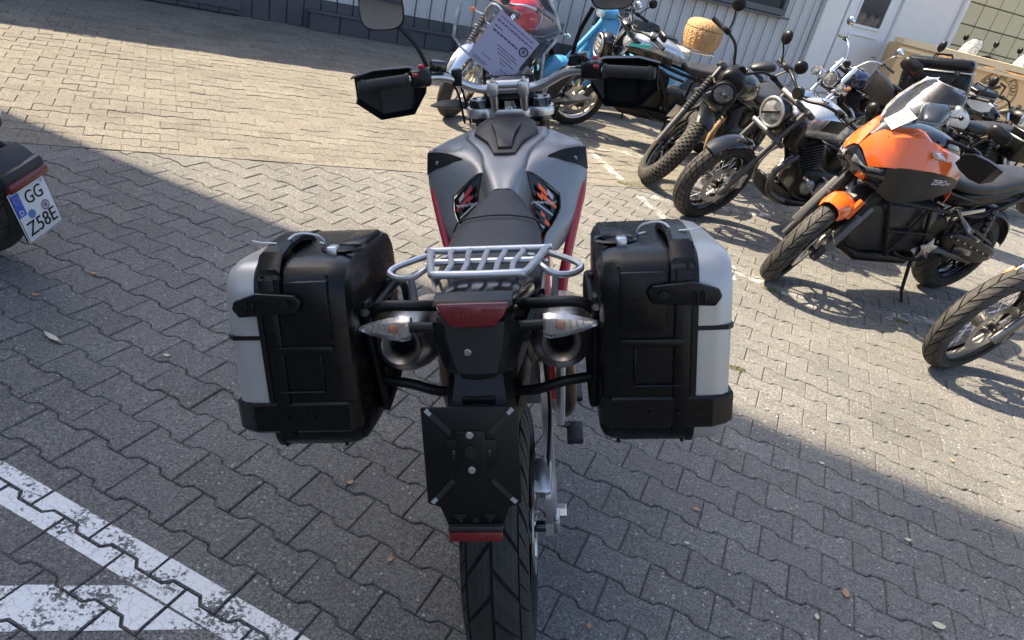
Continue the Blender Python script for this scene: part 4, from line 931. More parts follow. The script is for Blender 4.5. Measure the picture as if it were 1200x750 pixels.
    # side cases
    def rr_ring(x, ly, hz, k=1.0, n=6.5, seg=40, cy=0, cz=0):
        out = []
        for i in range(seg):
            a = 2*math.pi*(i+.5)/seg; c, s_ = math.cos(a), math.sin(a)
            out.append((x, cy+ly/2*k*math.copysign(abs(c)**(2/n), c), cz+hz/2*k*math.copysign(abs(s_)**(2/n), s_)))
        return out
    for s, lab in ((-1, 'left'), (1, 'right')):
        P = thing('side_case', 'hard black side case with silver outer shell on the %s of the grey motorcycle' % lab, 'pannier', B.matrix_world @ Matrix.Translation((s*.328-.002, -.015, .872)) @ Matrix.Rotation(R(-11), 4, 'X'), 'side cases of the grey motorcycle')
        X = Matrix.Diagonal((s*.94, 1, 1, 1)); L_, H_ = .40, .365
        MB(X).loft([rr_ring(-.118, L_, H_, .90), rr_ring(-.112, L_, H_, .955), rr_ring(-.098, L_, H_, .985), rr_ring(-.075, L_, H_, 1.0), rr_ring(.046, L_, H_, 1.0)]).build('case_body', BLKS, P, ang=32)
        MB(X).loft([rr_ring(.044, L_, H_, 1.012), rr_ring(.054, L_, H_, 1.012)]).build('gasket', BLK, P, ang=30)
        # silver shell above and below the dark dividing groove
        def shell(z0, z1, nm):
            mb = MB(X); rings = []
            for x, k in ((.054, .992), (.085, .990), (.104, .970), (.116, .925), (.120, .86)):
                ring = [(p[0], p[1], min(max(p[2], z0), z1)) for p in rr_ring(x, L_, H_, k)]; rings.append(ring)
            mb.loft(rings).build(nm, SILV, P, ang=32)
        shell(.052, .3, 'outer_shell'); shell(-.3, .046, 'outer_shell')
        MB(X).loft([[(x, y, z) for (x, y) in ((.05, -L_/2*1.0), (.109, -L_/2*.985), (.1205, -L_/2*.93), (.1205, L_/2*.93), (.109, L_/2*.985), (.05, L_/2))] for z in (.045, .053)]).build('divider', BLK, P, ang=20)
        # wide black band round the lower third
        bz = [( -.118, -L_/2*.93), (-.100, -L_/2-.004), (.085, -L_/2-.006), (.115, -L_/2*.96), (.128, -L_/2*.90), (.128, L_/2*.90), (.115, L_/2*.96), (.085, L_/2+.006), (-.10, L_/2+.004), (-.118, L_/2*.93)]
        MB(X).loft([[(x*.985, y*.985, -.132) for x, y in bz], [(x, y, -.128) for x, y in bz], [(x, y, -.078) for x, y in bz], [(x*.985, y*.985, -.074) for x, y in bz]]).build('case_band', BLKS, P, ang=25)
        # ribs and panels on the black end face
        e = -L_/2
        for (x0, x1, z0, z1, t) in ((-.085, -.005, .045, .150, .006), (-.085, .03, .020, .034, .008), (-.060, .03, -.055, -.050, .006), (-.06, -.056, -.05, .018, .006), (.012, .040, -.145, .155, .005)):
            MB(X).box(((x0+x1)/2, e-.001, (z0+z1)/2), (abs(x1-x0), t*2, abs(z1-z0)), .0025, 2).build('rib', BLKS, P, ang=25)
        # latch handle on the end face
        la = MB(X).prism([(-.040, e-.012, .118), (-.030, e-.018, .130), (.040, e-.020, .136), (.085, e-.016, .122), (.092, e-.012, .108), (.080, e-.014, .092), (-.030, e-.014, .098)], (0, .012, 0), .004).build('latch', BLK, P, ang=30)
        for x in (.045, .058): MB(X).box((x, e-.030, .112), (.004, .006, .018), .001, 1).build('latch_rib', BLKS, la)
        MB(X).disc((-.012, e-.0265, .115), .007, .003, 'Y', 16).build('key_lock', BLK, la); MB(X).box((-.012, e-.0295, .115), (.0015, .002, .009), 0).build('key_slot', GROOVE, la, smooth=False)
        for (x, z) in ((-.088, .158), (-.088, -.155), (.030, -.155), (-.088, -.02), (.032, .160), (-.03, -.102), (.02, -.102)): MB(X).disc((x, e-(.010 if z == -.102 else .004), z), .0036, .004, 'Y', 10).build('rivet', BLKS, P)
        MB(X).box((-.030, e-.0035, -.1455), (.07, .003, .0012), 0).build('moulding_line', GROOVE, P, smooth=False)
        # carrying handle bridging the top edge
        hp = [(.022, e-.002, .125), (.024, e+.002, .160), (.026, e+.030, .186), (.028, e+.08, .196), (.028, e+.15, .200), (.028, e+.20, .192), (.028, e+.225, .176)]
        rings = []
        for p in hp:
            rings.append([(p[0]+a, p[1]+b*.5, p[2]+b) for a, b in ((-.020, -.006), (.020, -.006), (.022, .004), (.014, .010), (-.014, .010), (-.022, .004))])
        MB(X).loft(rings).build('carry_handle', BLKS, P, ang=30)
        MB(X).tube([(.028, e+.07, .19), (.005, e+.11, .212), (-.030, e+.13, .206), (-.038, e+.15, .186), (-.02, e+.17, .185)], .0022, 6, sm=6).build('cable_tie', WHT, P)
        MB(X).tube([(.028, e+.07, .204), (.055, e+.065, .207), (.070, e+.06, .212)], .0016, 6, sm=4).build('cable_tie', WHT, P)
        MB(X).box((-.075, e+.085, .185), (.020, .030, .018), .004).build('lock_button', ALU, P)
        MB(X).lathe([(.040, -.004), (.044, .002), (.04, .005), (.034, .002)], (-.085, e+.12, .182), 'Z', 20).build('lock_ring', BLKS, P)
        MB(X).box((-.085, .03, .178), (.05, .16, .014), .006).build('top_recess', BLKS, P)
        for y, z in ((-.09, .06), (.09, .06), (0, -.10)): MB(X).box((-.122, y, z), (.014, .04, .05), .004).build('mount_hook', BLK, P)
    # price sheet in a plastic sleeve tucked behind the screen
    c0 = Vector((-.010, 1.115, 1.262)); TP = Vector((-.012, 1.090, 1.372)); RT = Vector((.102, 1.100, 1.268)); BT = Vector((-.016, 1.145, 1.138)); LT = TP+BT-RT
    Wm = B.matrix_world
    ps = thing('price_sheet', 'lavender sheet with small print tucked behind the windscreen of the grey motorcycle', 'paper', Wm)
    PAP = mat('lavender_paper', (.50, .50, .66), .6, var=.03); INK = mat('dark_ink', (.05, .05, .09), .7); INK2 = mat('violet_ink', (.25, .10, .28), .7)
    nrm = (RT-TP).cross(LT-TP).normalized()
    if nrm.y > 0: nrm = -nrm
    MB().prism([TP, RT, BT, LT], nrm*.0012).build('sheet', PAP, ps, smooth=False)
    ex, ey = (RT-TP), (LT-TP)      # reading direction runs from the top corner to the right corner
    FM = lambda u, v: frame(TP+ex*u+ey*v+nrm*.0012, ex, -ey)
    def bar_(u0, u1, v, h, m_=INK):
        a = TP+nrm*.001; MB().prism([a+ex*u0+ey*(v-h/2), a+ex*u1+ey*(v-h/2), a+ex*u1+ey*(v+h/2), a+ex*u0+ey*(v+h/2)], nrm*.0006).build('print_line', m_, ps, smooth=False)
    rnd = random.Random(3)
    for (u0, u1, v, h, m_) in ((.08, .92, .07, .035, INK2), (.06, .95, .15, .05, INK2), (.08, .28, .25, .035, INK), (.10, .72, .33, .045, INK)):
        u = u0
        while u < u1: L2 = rnd.uniform(.03, .09); bar_(u, min(u+L2, u1), v, h*.6, m_); u += L2+.02
    for (u0, u1, v) in ((.35, .85, .50), (.40, .92, .55), (.45, .8, .60), (.55, .92, .66), (.60, .75, .72), (.2, .45, .80), (.70, .92, .82), (.08, .45, .91), (.08, .40, .95)):
        u = u0
        while u < u1: L2 = rnd.uniform(.02, .06); bar_(u, min(u+L2, u1), v, .014); u += L2+.015
    cc = TP+ex*.86+ey*.30+nrm*.0015; a = ex.normalized(); b = ey.normalized()
    MB().tube([cc+(a*math.cos(t*math.pi/12)+b*math.sin(t*math.pi/12))*.014 for t in range(24)], .0032, 6, closed=True, flat=.4).build('stamp', INK, ps)
    MB().tube([cc-a*.005+b*.005, cc+a*.005+b*.003, cc-a*.004-b*.003, cc+a*.005-b*.005], .0014, 5, sm=3).build('stamp', INK, ps)
    return B
MAIN = main_bike()
# ------------------------------------------------------------------ orange electric adventure bike
def skin2(root, name, rows, m, th=.005, sub=1, both=True, parent=None):
    for s in ((-1, 1) if both else (1,)):
        o = MB().skin([[(s*p[0], p[1], p[2]) for p in r_] for r_ in rows], th, dens=1+2*sub).build(name, m, parent or root, ang=40)
    return o
STGRP = 'motorcycles parked in a row on the right'
og, S, fy = moto('electric_motorcycle', 'orange and dark grey electric motorcycle with tall clear windscreen', (1.55, 4.25), -118, 9, 30, STGRP, wb=1.43, Rf=.32, Rr=.31, tank=None, seat=False,
                 wheels='cast', tread='road', tyre=RUBD, forkm=DGREY, fend=None, headl=None, engine=False, exhaust=None, mirrors=False, sig=False, barp=[(0, .98, 1.06), (.06, .98, 1.07), (.16, .96, 1.11), (.28, .91, 1.12), (.42, .86, 1.105)])
fender(og, S, 1.43, .32, .35, 70, 135, .17, ORG, 'front_fender', drop=.07)
MB(S).tube([(-.075, 1.36, .70), (-.075, 1.40, .58)], .02, 8).build('fender_mount', ORG, og)
ZF = lambda rows: [[(p[0]*1.08+.006*(p[0] > .02), p[1], .79+(p[2]-.79)*(1.30 if p[2] > .79 else 1.0)) for p in r_] for r_ in rows]
def fairing(rows, nm, m, dc=1):
    for s in (-1, 1): MB().skin([[(s*p[0], p[1], p[2]) for p in r_] for r_ in rows], .006, dens=4, densc=dc).build(nm, m, og, ang=24)
fairing([[(.002, 1.425, .945), (.035, 1.42, .935), (.070, 1.41, .905), (.105, 1.39, .868)], [(.012, 1.375, 1.025), (.070, 1.37, 1.005), (.125, 1.355, .955), (.165, 1.335, .900)], [(.055, 1.29, 1.085), (.115, 1.28, 1.060), (.170, 1.26, .985), (.205, 1.245, .918)],
    [(.105, 1.17, 1.110), (.160, 1.15, 1.080), (.204, 1.12, .995), (.230, 1.10, .934)], [(.125, 1.05, 1.060), (.170, 1.02, 1.040), (.206, .99, .985), (.228, .97, .926)], [(.095, .86, 1.03), (.145, .86, 1.015), (.185, .84, .96), (.206, .83, .903)], [(.085, .74, 1.0), (.130, .74, .98), (.168, .73, .92), (.180, .73, .865)]], 'upper_fairing', ORG)
fairing([[(.150, .80, .90), (.185, .79, .875), (.19, .77, .85)], [(.13, .72, .86), (.165, .71, .82), (.17, .70, .79)], [(.12, .69, .78), (.15, .68, .75), (.155, .68, .72)]], 'tail_stripe', ORG)
fairing([[(0, 1.43, .940), (.06, 1.415, .905), (.105, 1.395, .864), (.165, 1.335, .896)], [(0, 1.445, .875), (.06, 1.435, .855), (.12, 1.395, .830), (.178, 1.31, .840)], [(0, 1.40, .80), (.05, 1.39, .79), (.10, 1.36, .785), (.155, 1.28, .80)]], 'headlight_mask', GBLK)
for s in (-1, 1): MB().prism([(s*.03, 1.448, .900), (s*.10, 1.415, .866), (s*.165, 1.335, .886), (s*.168, 1.325, .850), (s*.10, 1.412, .836), (s*.03, 1.446, .862)], (0, .01, 0), .002).build('headlight', LENS, og)
fairing([[(.168, 1.33, .905), (.175, 1.31, .83), (.150, 1.27, .745)], [(.213, 1.23, .928), (.224, 1.20, .83), (.195, 1.17, .715)], [(.233, 1.08, .932), (.242, 1.05, .84), (.205, 1.02, .735)], [(.229, .93, .922), (.236, .90, .845), (.200, .88, .765)], [(.207, .78, .895), (.210, .77, .855), (.185, .75, .805)]], 'side_fairing', DGREY)
text('ZERO', .045, frame((-.2425, .965, .882), (0, -1, .02), (0, .02, 1)), WHTT, og); text('DS', .02, frame((-.2395, .885, .878), (0, -1, .02), (0, .02, 1)), WHTT, og)
MB().loft([sec(y, 0, z, w_, h, 2.6, 18) for (y, z, w_, h) in ((.66, .96, .16, .10), (.80, 1.005, .24, .15), (.95, 1.03, .27, .16), (1.08, 1.02, .24, .14), (1.2, 1.0, .18, .12))]).build('tank_cover', GBLK, og, sub=1)
rows = []
for (z, wd_, y) in ((1.015, .050, 1.385), (1.075, .115, 1.335), (1.13, .160, 1.285), (1.19, .180, 1.225), (1.26, .172, 1.17), (1.32, .145, 1.13), (1.345, .09, 1.11)): rows.append([(u*wd_, y-.09*abs(u)**2.2, z) for u in (-1, -.75, -.5, -.25, 0, .25, .5, .75, 1)])
wsn = MB().skin(rows, .004).build('windscreen', SCREEN, og, ang=60)
MB().tube([r_[0] for r_ in rows]+rows[-1][1:-1]+[r_[-1] for r_ in rows[::-1]], .0018, 6).build('screen_edge', MATS['screen_edge'], wsn)
skin2(og, 'screen_base', [[(.0, 1.385, 1.0), (.02, 1.38, 1.0), (.04, 1.37, 1.01)], [(.0, 1.33, 1.03), (.06, 1.32, 1.04), (.09, 1.28, 1.06)], [(0, 1.24, 1.08), (.07, 1.23, 1.09), (.125, 1.2, 1.09)]], BLK, .004, 1)
for s in (-1, 1): MB().disc((s*.07, 1.335, 1.03), .012, .014, 'Y', 14).build('screen_bolt', GBLK, wsn)
nq = lambda x, z: (x, 1.348-(z-1.075)*.957-.09*abs(x/.16)**2.2, z)
MB().prism([nq(-.090, 1.165), nq(-.005, 1.185), nq(.020, 1.095), nq(-.065, 1.075)], (0, .0010, .001)).build('price_note', WHTT, og, smooth=False)
for k in range(6):
    z = 1.162-.014*k; x = -.075+.004*k; L2 = (.05, .06, .035, .055, .02, .05)[k]
    MB().prism([tuple(Vector(nq(a, b))+Vector((0, .002, .002))) for a, b in ((x, z), (x+L2, z+L2*.22), (x+L2, z+L2*.22-.003), (x, z-.003))], (0, .0006, .0006)).build('print_line', mat('orange_ink', (.6, .2, .08), .6), og, smooth=False)
MB().loft([sec(y, 0, z, w_, h, 3.0, 20) for (y, z, w_, h) in ((.72, .855, .13, .09), (.62, .825, .20, .09), (.45, .805, .27, .09), (.25, .815, .28, .10), (.10, .86, .26, .11), (-.12, .885, .22, .09), (-.26, .905, .13, .05))]).build('seat', SEAT, og, sub=2)
MB().loft([sec(y, 0, z, w_, h, 4.5, 22) for (y, z, w_, h) in ((.58, .50, .24, .30), (.62, .50, .27, .36), (1.08, .50, .27, .38), (1.16, .50, .25, .32), (1.20, .50, .20, .24))]).build('battery_box', mat('graphite_battery', (.030, .030, .032), .36, .3), og)
MB().loft([sec(y, 0, z, w_, h, 3.0, 20) for (y, z, w_, h) in ((.50, .285, .18, .06), (.60, .275, .26, .09), (1.06, .29, .26, .09), (1.18, .34, .20, .07))]).build('belly_pan', BLK, og)
for s in (-1, 1):
    for a, b in (((1.12, .70), (.86, .33)), ((.86, .33), (.74, .68)), ((.74, .68), (.56, .36)), ((1.12, .70), (.56, .66)), ((1.0, .50), (.58, .50))): MB().tube([(s*.150, a[0], a[1]), (s*.150, b[0], b[1])], .012, 8).build('frame_tube', BLK, og)
    MB().tube([(s*.14, .55, .40), (s*.13, .25, .36), (s*.125, .0, .31)], [.05, .04, .03], 10, flat=.5).build('swingarm', BLK, og)
    st = []
    for k in range(10):
        a = 2*math.pi*k/10+.3; r_ = .085 if k % 2 == 0 else .045; st.append((s*.165, .55+r_*math.cos(a), .40+r_*math.sin(a)))
    MB().prism(st, (s*.012, 0, 0), .003).build('pivot_plate', ALU, og, ang=25); MB().disc((s*.170, .55, .40), .036, .014, 'X', 20).build('pivot_cover', STEEL, og)
    MB().prism([(s*.16, .50, .68), (s*.16, .44, .66), (s*.185, .30, .53), (s*.185, .27, .56)], (s*.012, 0, 0), .003).build('peg_bracket', ALU, og); MB().prism([(s*.17, .50, .68), (s*.17, .30, .72), (s*.17, .29, .70), (s*.17, .47, .655)], (s*.01, 0, 0), .003).build('peg_bracket', ALU, og)
    MB().tube([(s*.18, .31, .545), (s*.27, .31, .545)], .012, 8).build('foot_peg', ALU, og); MB().tube([(s*.16, .54, .34), (s*.27, .54, .34)], .012, 8).build('foot_peg', RUB, og)
    MB().loft([sec(y, s*.135, z, w_, h, 3, 14) for (y, z, w_, h) in ((.45, .47, .03, .12), (.20, .42, .035, .17), (-.02, .37, .035, .17), (-.20, .36, .03, .08))]).build('rear_guard', BLK, og, sub=1)
    for z0 in (0,): MB(S).box((s*.122, fy(.52)+.012, .52), (.055, .028, .34), .010, rot=(26, 0, 0)).build('fork_guard', mat('grey_fork_guard', (.10, .10, .10), .45), og)
    hg = [[(s*x, y-.05, zt), (s*x, y, zt+.004), (s*x, y+f_, (zt+zb)/2), (s*x, y, zb), (s*x, y-.04, zb-.002)] for (x, y, zt, zb, f_) in ((.25, 1.0, 1.10, 1.05, 0), (.29, .985, 1.13, 1.03, .012), (.36, .955, 1.14, 1.015, .014), (.42, .92, 1.135, 1.02, .012), (.455, .86, 1.12, 1.05, 0))]
    MB(S).skin(hg, .005).build('hand_guard', BLK, og, ang=28)
    mirror_part(og, S, (s*.24, .93, 1.10), (s*.27, .93, 1.22), (s*.30, .93, 1.27), (.13, .08), 'rect')
    t = MB().tube([(s*.195, 1.10, 1.02), (s*.225, 1.085, 1.025), (s*.26, 1.06, 1.02)], [.010, .022, .006], 10).build('turn_signal', ALU, og)
MB().disc((0, .52, .48), .13, .22, 'X', 28, bev=.02).build('motor', BLK, og)
for s in (-1, 1):
    for k in range(7): MB().disc((s*.158, .40-.085*k, .50-.022*k), .007, .012, 'X', 10).build('bolt', ALU, og)
    MB().prism([(s*.150, .44, .60), (s*.150, .20, .56), (s*.150, -.05, .47), (s*.150, -.05, .455), (s*.150, .20, .535), (s*.150, .44, .575)], (s*.010, 0, 0), .002).build('belt_cover', BLK, og)
    MB().prism([(s*.156, .30, .44), (s*.156, .10, .40), (s*.156, .08, .36), (s*.156, .28, .38)], (s*.006, 0, 0), .003).build('guard_window', GBLK, og)
MB().tube([(-.10, .50, .62), (-.12, .20, .64), (-.10, -.12, .80)], .014, 8).build('subframe_tube', BLK, og); MB().tube([(.10, .50, .62), (.12, .20, .64), (.10, -.12, .80)], .014, 8).build('subframe_tube', BLK, og)
MB().loft([sec(y, 0, z, w_, h, 3, 16) for (y, z, w_, h) in ((.60, .72, .20, .12), (.35, .72, .24, .14), (.10, .76, .22, .12), (-.2, .84, .16, .06))]).build('under_seat_cover', BLK, og, sub=1)
fender(og, None, 0, .31, .36, 60, 165, .17, BLK, 'rear_hugger')
for s in (-1, 1): MB(S).tube([(s*.10, 1.30, .60), (s*.10, 1.18, .82)], .034, 12).build('fork_cover', BLK, og)
MB().prism([(0, -.22, .86), (0, -.42, .78), (0, -.46, .62), (0, -.42, .62), (0, -.30, .74)], (.14, 0, 0), .01).build('rear_mudguard', BLK, og)
# ------------------------------------------------------------------ retro roadster with round LED lamp
rd, S, fy = moto('retro_motorcycle', 'black and silver retro motorcycle with big round ringed headlight beside the orange one', (1.12, 5.19), -120, 14, 8, STGRP, tank=SILVP, tread='trail', tyre=RUBD, fork='conv', forkm=DST, fend=GBLK, fend_a=(48, 112), fz=.055, hl_z=.90, hl_r=.100, hl_ring=ALU, hl_bar=True, tubem=DST, sig=False, twf=.12, mirrors=False, rim=GBLK,
                 tank_dim=[(.50, .82, .14, .10), (.58, .87, .24, .20), (.72, .91, .31, .25), (.86, .915, .32, .25), (.97, .895, .27, .20), (1.03, .87, .18, .12)], exhaust=BLK)
for s in (-1, 1):
    mirror_part(rd, S, (s*.36, 1.0, 1.07), (s*.43, 1.0, 1.17), (s*.43, 1.0, 1.22), (.085, .10))
    MB().loft([sec(y, s*.10, z, w_, h, 2.6, 14) for (y, z, w_, h) in ((.98, .80, .06, .16), (1.06, .80, .09, .22), (1.12, .79, .05, .18))]).build('radiator_cowl', BLK, rd, sub=1)
    MB().prism([(s*.165, .70, .96), (s*.168, .90, .965), (s*.165, .93, .88), (s*.166, .75, .87)], (s*.006, 0, 0), .002).build('knee_pad', DGREY, rd)
MB().loft([sec(y, 0, z, w_, h, 3, 18) for (y, z, w_, h) in ((.42, .25, .18, .05), (.55, .245, .27, .09), (.85, .26, .26, .10), (.98, .33, .20, .10), (1.02, .42, .14, .06))]).build('bash_plate', BLK, rd, sub=1)
for k in range(6): MB().disc((-.155-.02*(k % 2), .42+.07*k, .40+.05*(k % 3)), .013, .05, 'X', 10).build('bolt', ALU, rd)
MB().tube([(-.06, .86, .62), (-.10, 1.02, .50), (-.12, .98, .34), (-.12, .8, .27)], .026, 10, sm=5).build('exhaust_header', DST, rd)
# ------------------------------------------------------------------ black scrambler on knobbly tyres
sr, S, fy = moto('scrambler_motorcycle', 'black scrambler motorcycle with knobbly tyres and rubber fork gaiters', (.81, 5.87), -144, 15, 38, STGRP, tank=OLIV, tread='knob', tyre=RUBD, fork='gaiter', forkm=DST, fend=BLK, fend_a=(62, 112), fz=.09, Rf=.345, Rr=.335, twf=.13, twr=.16, hl_z=.88, hl_r=.092, hl_ring=BLK, tubem=DST, header=WRAP, exhaust=BLK,
                 barp=[(0, 1.09, 1.02), (.06, 1.085, 1.04), (.15, 1.06, 1.13), (.26, 1.0, 1.15), (.40, .93, 1.13)], sig=False)
MB(S).loft([sec(y, 0, z, w_, h, 2.2, 18) for (y, z, w_, h) in ((1.02, .97, .14, .16), (1.12, .965, .20, .22), (1.22, .955, .215, .21), (1.26, .95, .20, .17))]).build('headlight_cowl', BLK, sr, sub=1)
for s in (-1, 1): MB(S).tube([(s*.085, 1.24, .80), (s*.085, 1.285, .88), (s*.085, 1.24, .96)], .004, 6, sm=3).build('lamp_guard', BLK, sr)
MB(S).tube([(-.09, 1.285, .88), (.09, 1.285, .88)], .004, 6).build('lamp_guard', BLK, sr)
MB().tube([(-.05, .86, .62), (-.10, 1.03, .54), (-.13, .99, .36), (-.14, .80, .28)], .027, 10, sm=5).build('exhaust_header', WRAP, sr)
# ------------------------------------------------------------------ silver electric roadster
sv, S, fy = moto('electric_roadster', 'silver electric roadster with a teal stripe on its tank', (.07, 7.2), -97, 9, 20, STGRP, wb=1.43, Rf=.305, Rr=.305, tank=SILVP, wheels='cast', tread='none', fork='conv', forkm=DGREY, fend=BLK, headl=None, engine=False, exhaust=None, mirrors=False, sig=False, rim=STEEL,
                 tank_dim=[(.52, .86, .10, .08), (.60, .90, .20, .15), (.74, .93, .28, .19), (.90, .945, .30, .19), (1.05, .93, .26, .16), (1.14, .91, .16, .10)])
MB(S).loft([sec(y, 0, z, w_, h, 2.6, 18) for (y, z, w_, h) in ((1.22, .86, .16, .20), (1.32, .85, .21, .24), (1.37, .84, .19, .21))]).build('headlight', GBLK, sv, sub=1)
MB(S).tube([(.085*math.cos(t*math.pi/10), 1.375, .84+.10*math.sin(t*math.pi/10)) for t in range(20)], .010, 8, closed=True).build('headlight_ring', ALU, sv)
for z in (.80, .84, .88): MB(S).box((0, 1.372, z), (.12, .02, .026), .006).build('lamp_segment', LENS, sv)
skin2(sv, 'tank_side', [[(.135, 1.12, .90), (.12, 1.12, .86)], [(.158, .98, .895), (.15, .98, .85)], [(.155, .82, .885), (.15, .82, .83)], [(.12, .66, .86), (.12, .66, .80)]], GBLK, .006, 1)
for s in (-1, 1):
    MB().prism([(s*.150, 1.10, .93), (s*.154, .92, .955), (s*.157, .90, .925), (s*.150, 1.09, .905)], (s*.006, 0, 0), .001).build('teal_stripe', TEAL, sv)
    for a, b in (((1.16, .80), (.92, .36)), ((.92, .36), (.78, .78)), ((.78, .78), (.54, .40)), ((1.16, .80), (.50, .70)), ((.92, .36), (.54, .36))): MB().tube([(s*.14, a[0], a[1]), (s*.14, b[0], b[1])], .013, 8).build('frame_tube', BLK, sv)
    mirror_part(sv, S, (s*.30, 1.01, 1.09), (s*.36, 1.02, 1.16), (s*.42, 1.02, 1.18), (.15, .075), 'rect')
    MB().prism([(s*.17, .50, .50), (s*.18, .40, .47), (s*.18, .44, .38), (s*.17, .56, .36)], (s*.02, 0, 0), .005).build('peg_plate', ALU, sv)
MB().loft([sec(y, 0, z, w_, h, 4, 20) for (y, z, w_, h) in ((.62, .52, .20, .34), (.68, .52, .25, .40), (1.05, .52, .25, .40), (1.12, .52, .18, .32))]).build('battery_box', BLK, sv)
MB().prism([(0, 1.10, .34), (0, 1.0, .27), (0, .55, .26), (0, .48, .34)], (.22, 0, 0), .02).build('belly_pan', BLK, sv); MB().disc((0, .5, .46), .12, .24, 'X', 24, bev=.02).build('motor', ENG, sv)
MB(S).box((.0, 1.17, 1.06), (.13, .07, .08), .02, rot=(-30, 0, 0)).build('display', GBLK, sv)
MB().loft([sec(y, 0, z, w_, h, 2.4, 14) for (y, z, w_, h) in ((-.08, .92, .10, .05), (-.20, .96, .17, .11), (-.30, .97, .14, .10), (-.34, .97, .06, .05))]).build('seat_cowl', DGREY, sv, sub=1)
# ------------------------------------------------------------------ bike at the right edge, front wheel and fork in view
rw, S, fy = moto('spoked_motorcycle', 'motorcycle at the right edge with only its spoked front wheel in view', (2.33, 3.56), -116, 10, 6, STGRP, wb=1.55, Rf=.335, Rr=.32, rake=31, tank=GBLK, tread='road', tyre=RUBD, fork='conv', forkm=mat('polished_dark_fork', (.16, .155, .15), .22, .9), fend=None, twf=.105, mirrors=False, sig=False, rim=DST)
for s in (-1, 1): MB(S).box((s*.125, fy(.56)+.022, .56), (.022, .012, .07), .004, rot=(31, 0, 0)).build('reflector', AMB, rw)
# ------------------------------------------------------------------ red classic seen through the windscreen
rc, S, fy = moto('classic_motorcycle', 'red and chrome classic motorcycle half hidden behind the grey motorcycle windscreen', (-.98, 6.35), -160, 10, 6, None, tank=RED, tread='none', fork='gaiter', forkm=DULLM, fend=CHR, fend_a=(20, 150), fz=.05, hl_z=.92, hl_ring=CHR, mir_m=CHR, barm=CHR, sigm=CHR, exhaust=CHR, header=CHR, rim=CHR,
                 tank_dim=[(.40, .86, .16, .14), (.50, .92, .30, .26), (.66, .97, .40, .32), (.84, .985, .42, .33), (.98, .965, .34, .26), (1.06, .94, .2, .14)])
MB().disc((.13, 1.10, .66), .05, .05, 'Y', 18).build('horn', DULLM, rc); MB(S).box((.15, fy(.5)+.02, .5), (.02, .012, .06), .003).build('reflector', AMB, rc)
# ------------------------------------------------------------------ dark tourer behind the blue scooter
bk, S, fy = moto('touring_motorcycle', 'black touring motorcycle standing behind the blue scooter', (.0, 9.35), -150, 9, 15, None, tank=GBLK, tread='none', wheels='cast', fend=BLK, headl='round', sig=False)
MB(S).loft([sec(y, 0, z, w_, h, 2.6, 18) for (y, z, w_, h) in ((1.0, .95, .30, .26), (1.18, .92, .34, .34), (1.32, .88, .26, .28), (1.40, .86, .12, .14))]).build('fairing', GBLK, bk, sub=1)
rows = [[(u*wd_, y-.08*abs(u)**2, z) for u in (-1, -.5, 0, .5, 1)] for (z, wd_, y) in ((1.02, .12, 1.28), (1.15, .16, 1.20), (1.28, .15, 1.12), (1.38, .09, 1.06))]
MB(S).skin(rows, .004).build('windscreen', SCREEN2, bk)
for s in (-1, 1): MB().box((s*.30, -.10, .66), (.2, .42, .34), .05, 3).build('side_case', GBLK, bk)
# ------------------------------------------------------------------ cruiser
cz, S, fy = moto('cruiser_motorcycle', 'navy blue cruiser motorcycle with chrome fork and amber indicators', (2.72, 9.25), -128, 10, 12, STGRP, wb=1.62, rake=33, tank=NAVY, tread='none', fork='conv', forkm=CHR, fend=CHR, hl_z=.86, hl_r=.095, barm=CHR, mir_m=CHR, sigm=CHR, twf=.12, twr=.17, exhaust=CHR, header=CHR, rim=CHR,
                 barp=[(0, 1.18, 1.02), (.07, 1.17, 1.04), (.16, 1.12, 1.18), (.27, 1.04, 1.22), (.42, .95, 1.20)])
MB(S).tube([(-.26, fy(.80)+.06, .80), (.26, fy(.80)+.06, .80)], .013, 8).build('lamp_bar', CHR, cz)
for s in (-1, 1):
    round_light(cz, S, (s*.19, fy(.82)+.15, .84), .055, .09, CHR, CHR); MB(S).tube([(s*.10, fy(.74)+.02, .74), (s*.10, fy(1.05)+.02, 1.05)], .034, 12).build('fork_shroud', CHR, cz)
    MB().tube([(s*.10, .98, .62), (s*.30, .98, .56), (s*.34, .96, .42), (s*.28, .95, .30), (s*.10, .92, .28)], .014, 8, sm=4).build('engine_guard', CHR, cz)
# ------------------------------------------------------------------ white adventure bike with black luggage
wa, S, fy = moto('luggage_motorcycle', 'white adventure motorcycle behind the orange one carrying black luggage cases', (3.22, 7.9), -114, 9, 20, STGRP, wb=1.5, Rf=.335, tank=WHT, tread='trail', fork='usd', forkm=DST, fend=WHT, headl='round', hl_z=.95, hl_r=.07, hl_ring=ALU, mirrors=False, sig=True, twf=.12,
                 barp=[(0, 1.08, 1.10), (.06, 1.08, 1.11), (.16, 1.06, 1.17), (.28, 1.0, 1.18), (.42, .94, 1.17)])
MB(S).loft([sec(y, 0, z, w_, h, 2.4, 18) for (y, z, w_, h) in ((1.15, 1.0, .14, .16), (1.26, .98, .2, .22), (1.36, .93, .16, .16), (1.50, .88, .06, .05))]).build('beak_fairing', WHT, wa, sub=1)
for s in (-1, 1):
    mirror_part(wa, S, (s*.28, 1.0, 1.18), (s*.31, 1.0, 1.33), (s*.32, 1.0, 1.39), (.075, .12))
    MB(S).skin([[(s*x, y-.05, zt), (s*x, y, zt), (s*x, y, zb), (s*x, y-.03, zb)] for (x, y, zt, zb) in ((.27, 1.08, 1.20, 1.14), (.34, 1.05, 1.22, 1.11), (.42, 1.0, 1.22, 1.12), (.45, .94, 1.2, 1.15))], .005).build('hand_guard', WHT, wa)
WB = wa.matrix_world
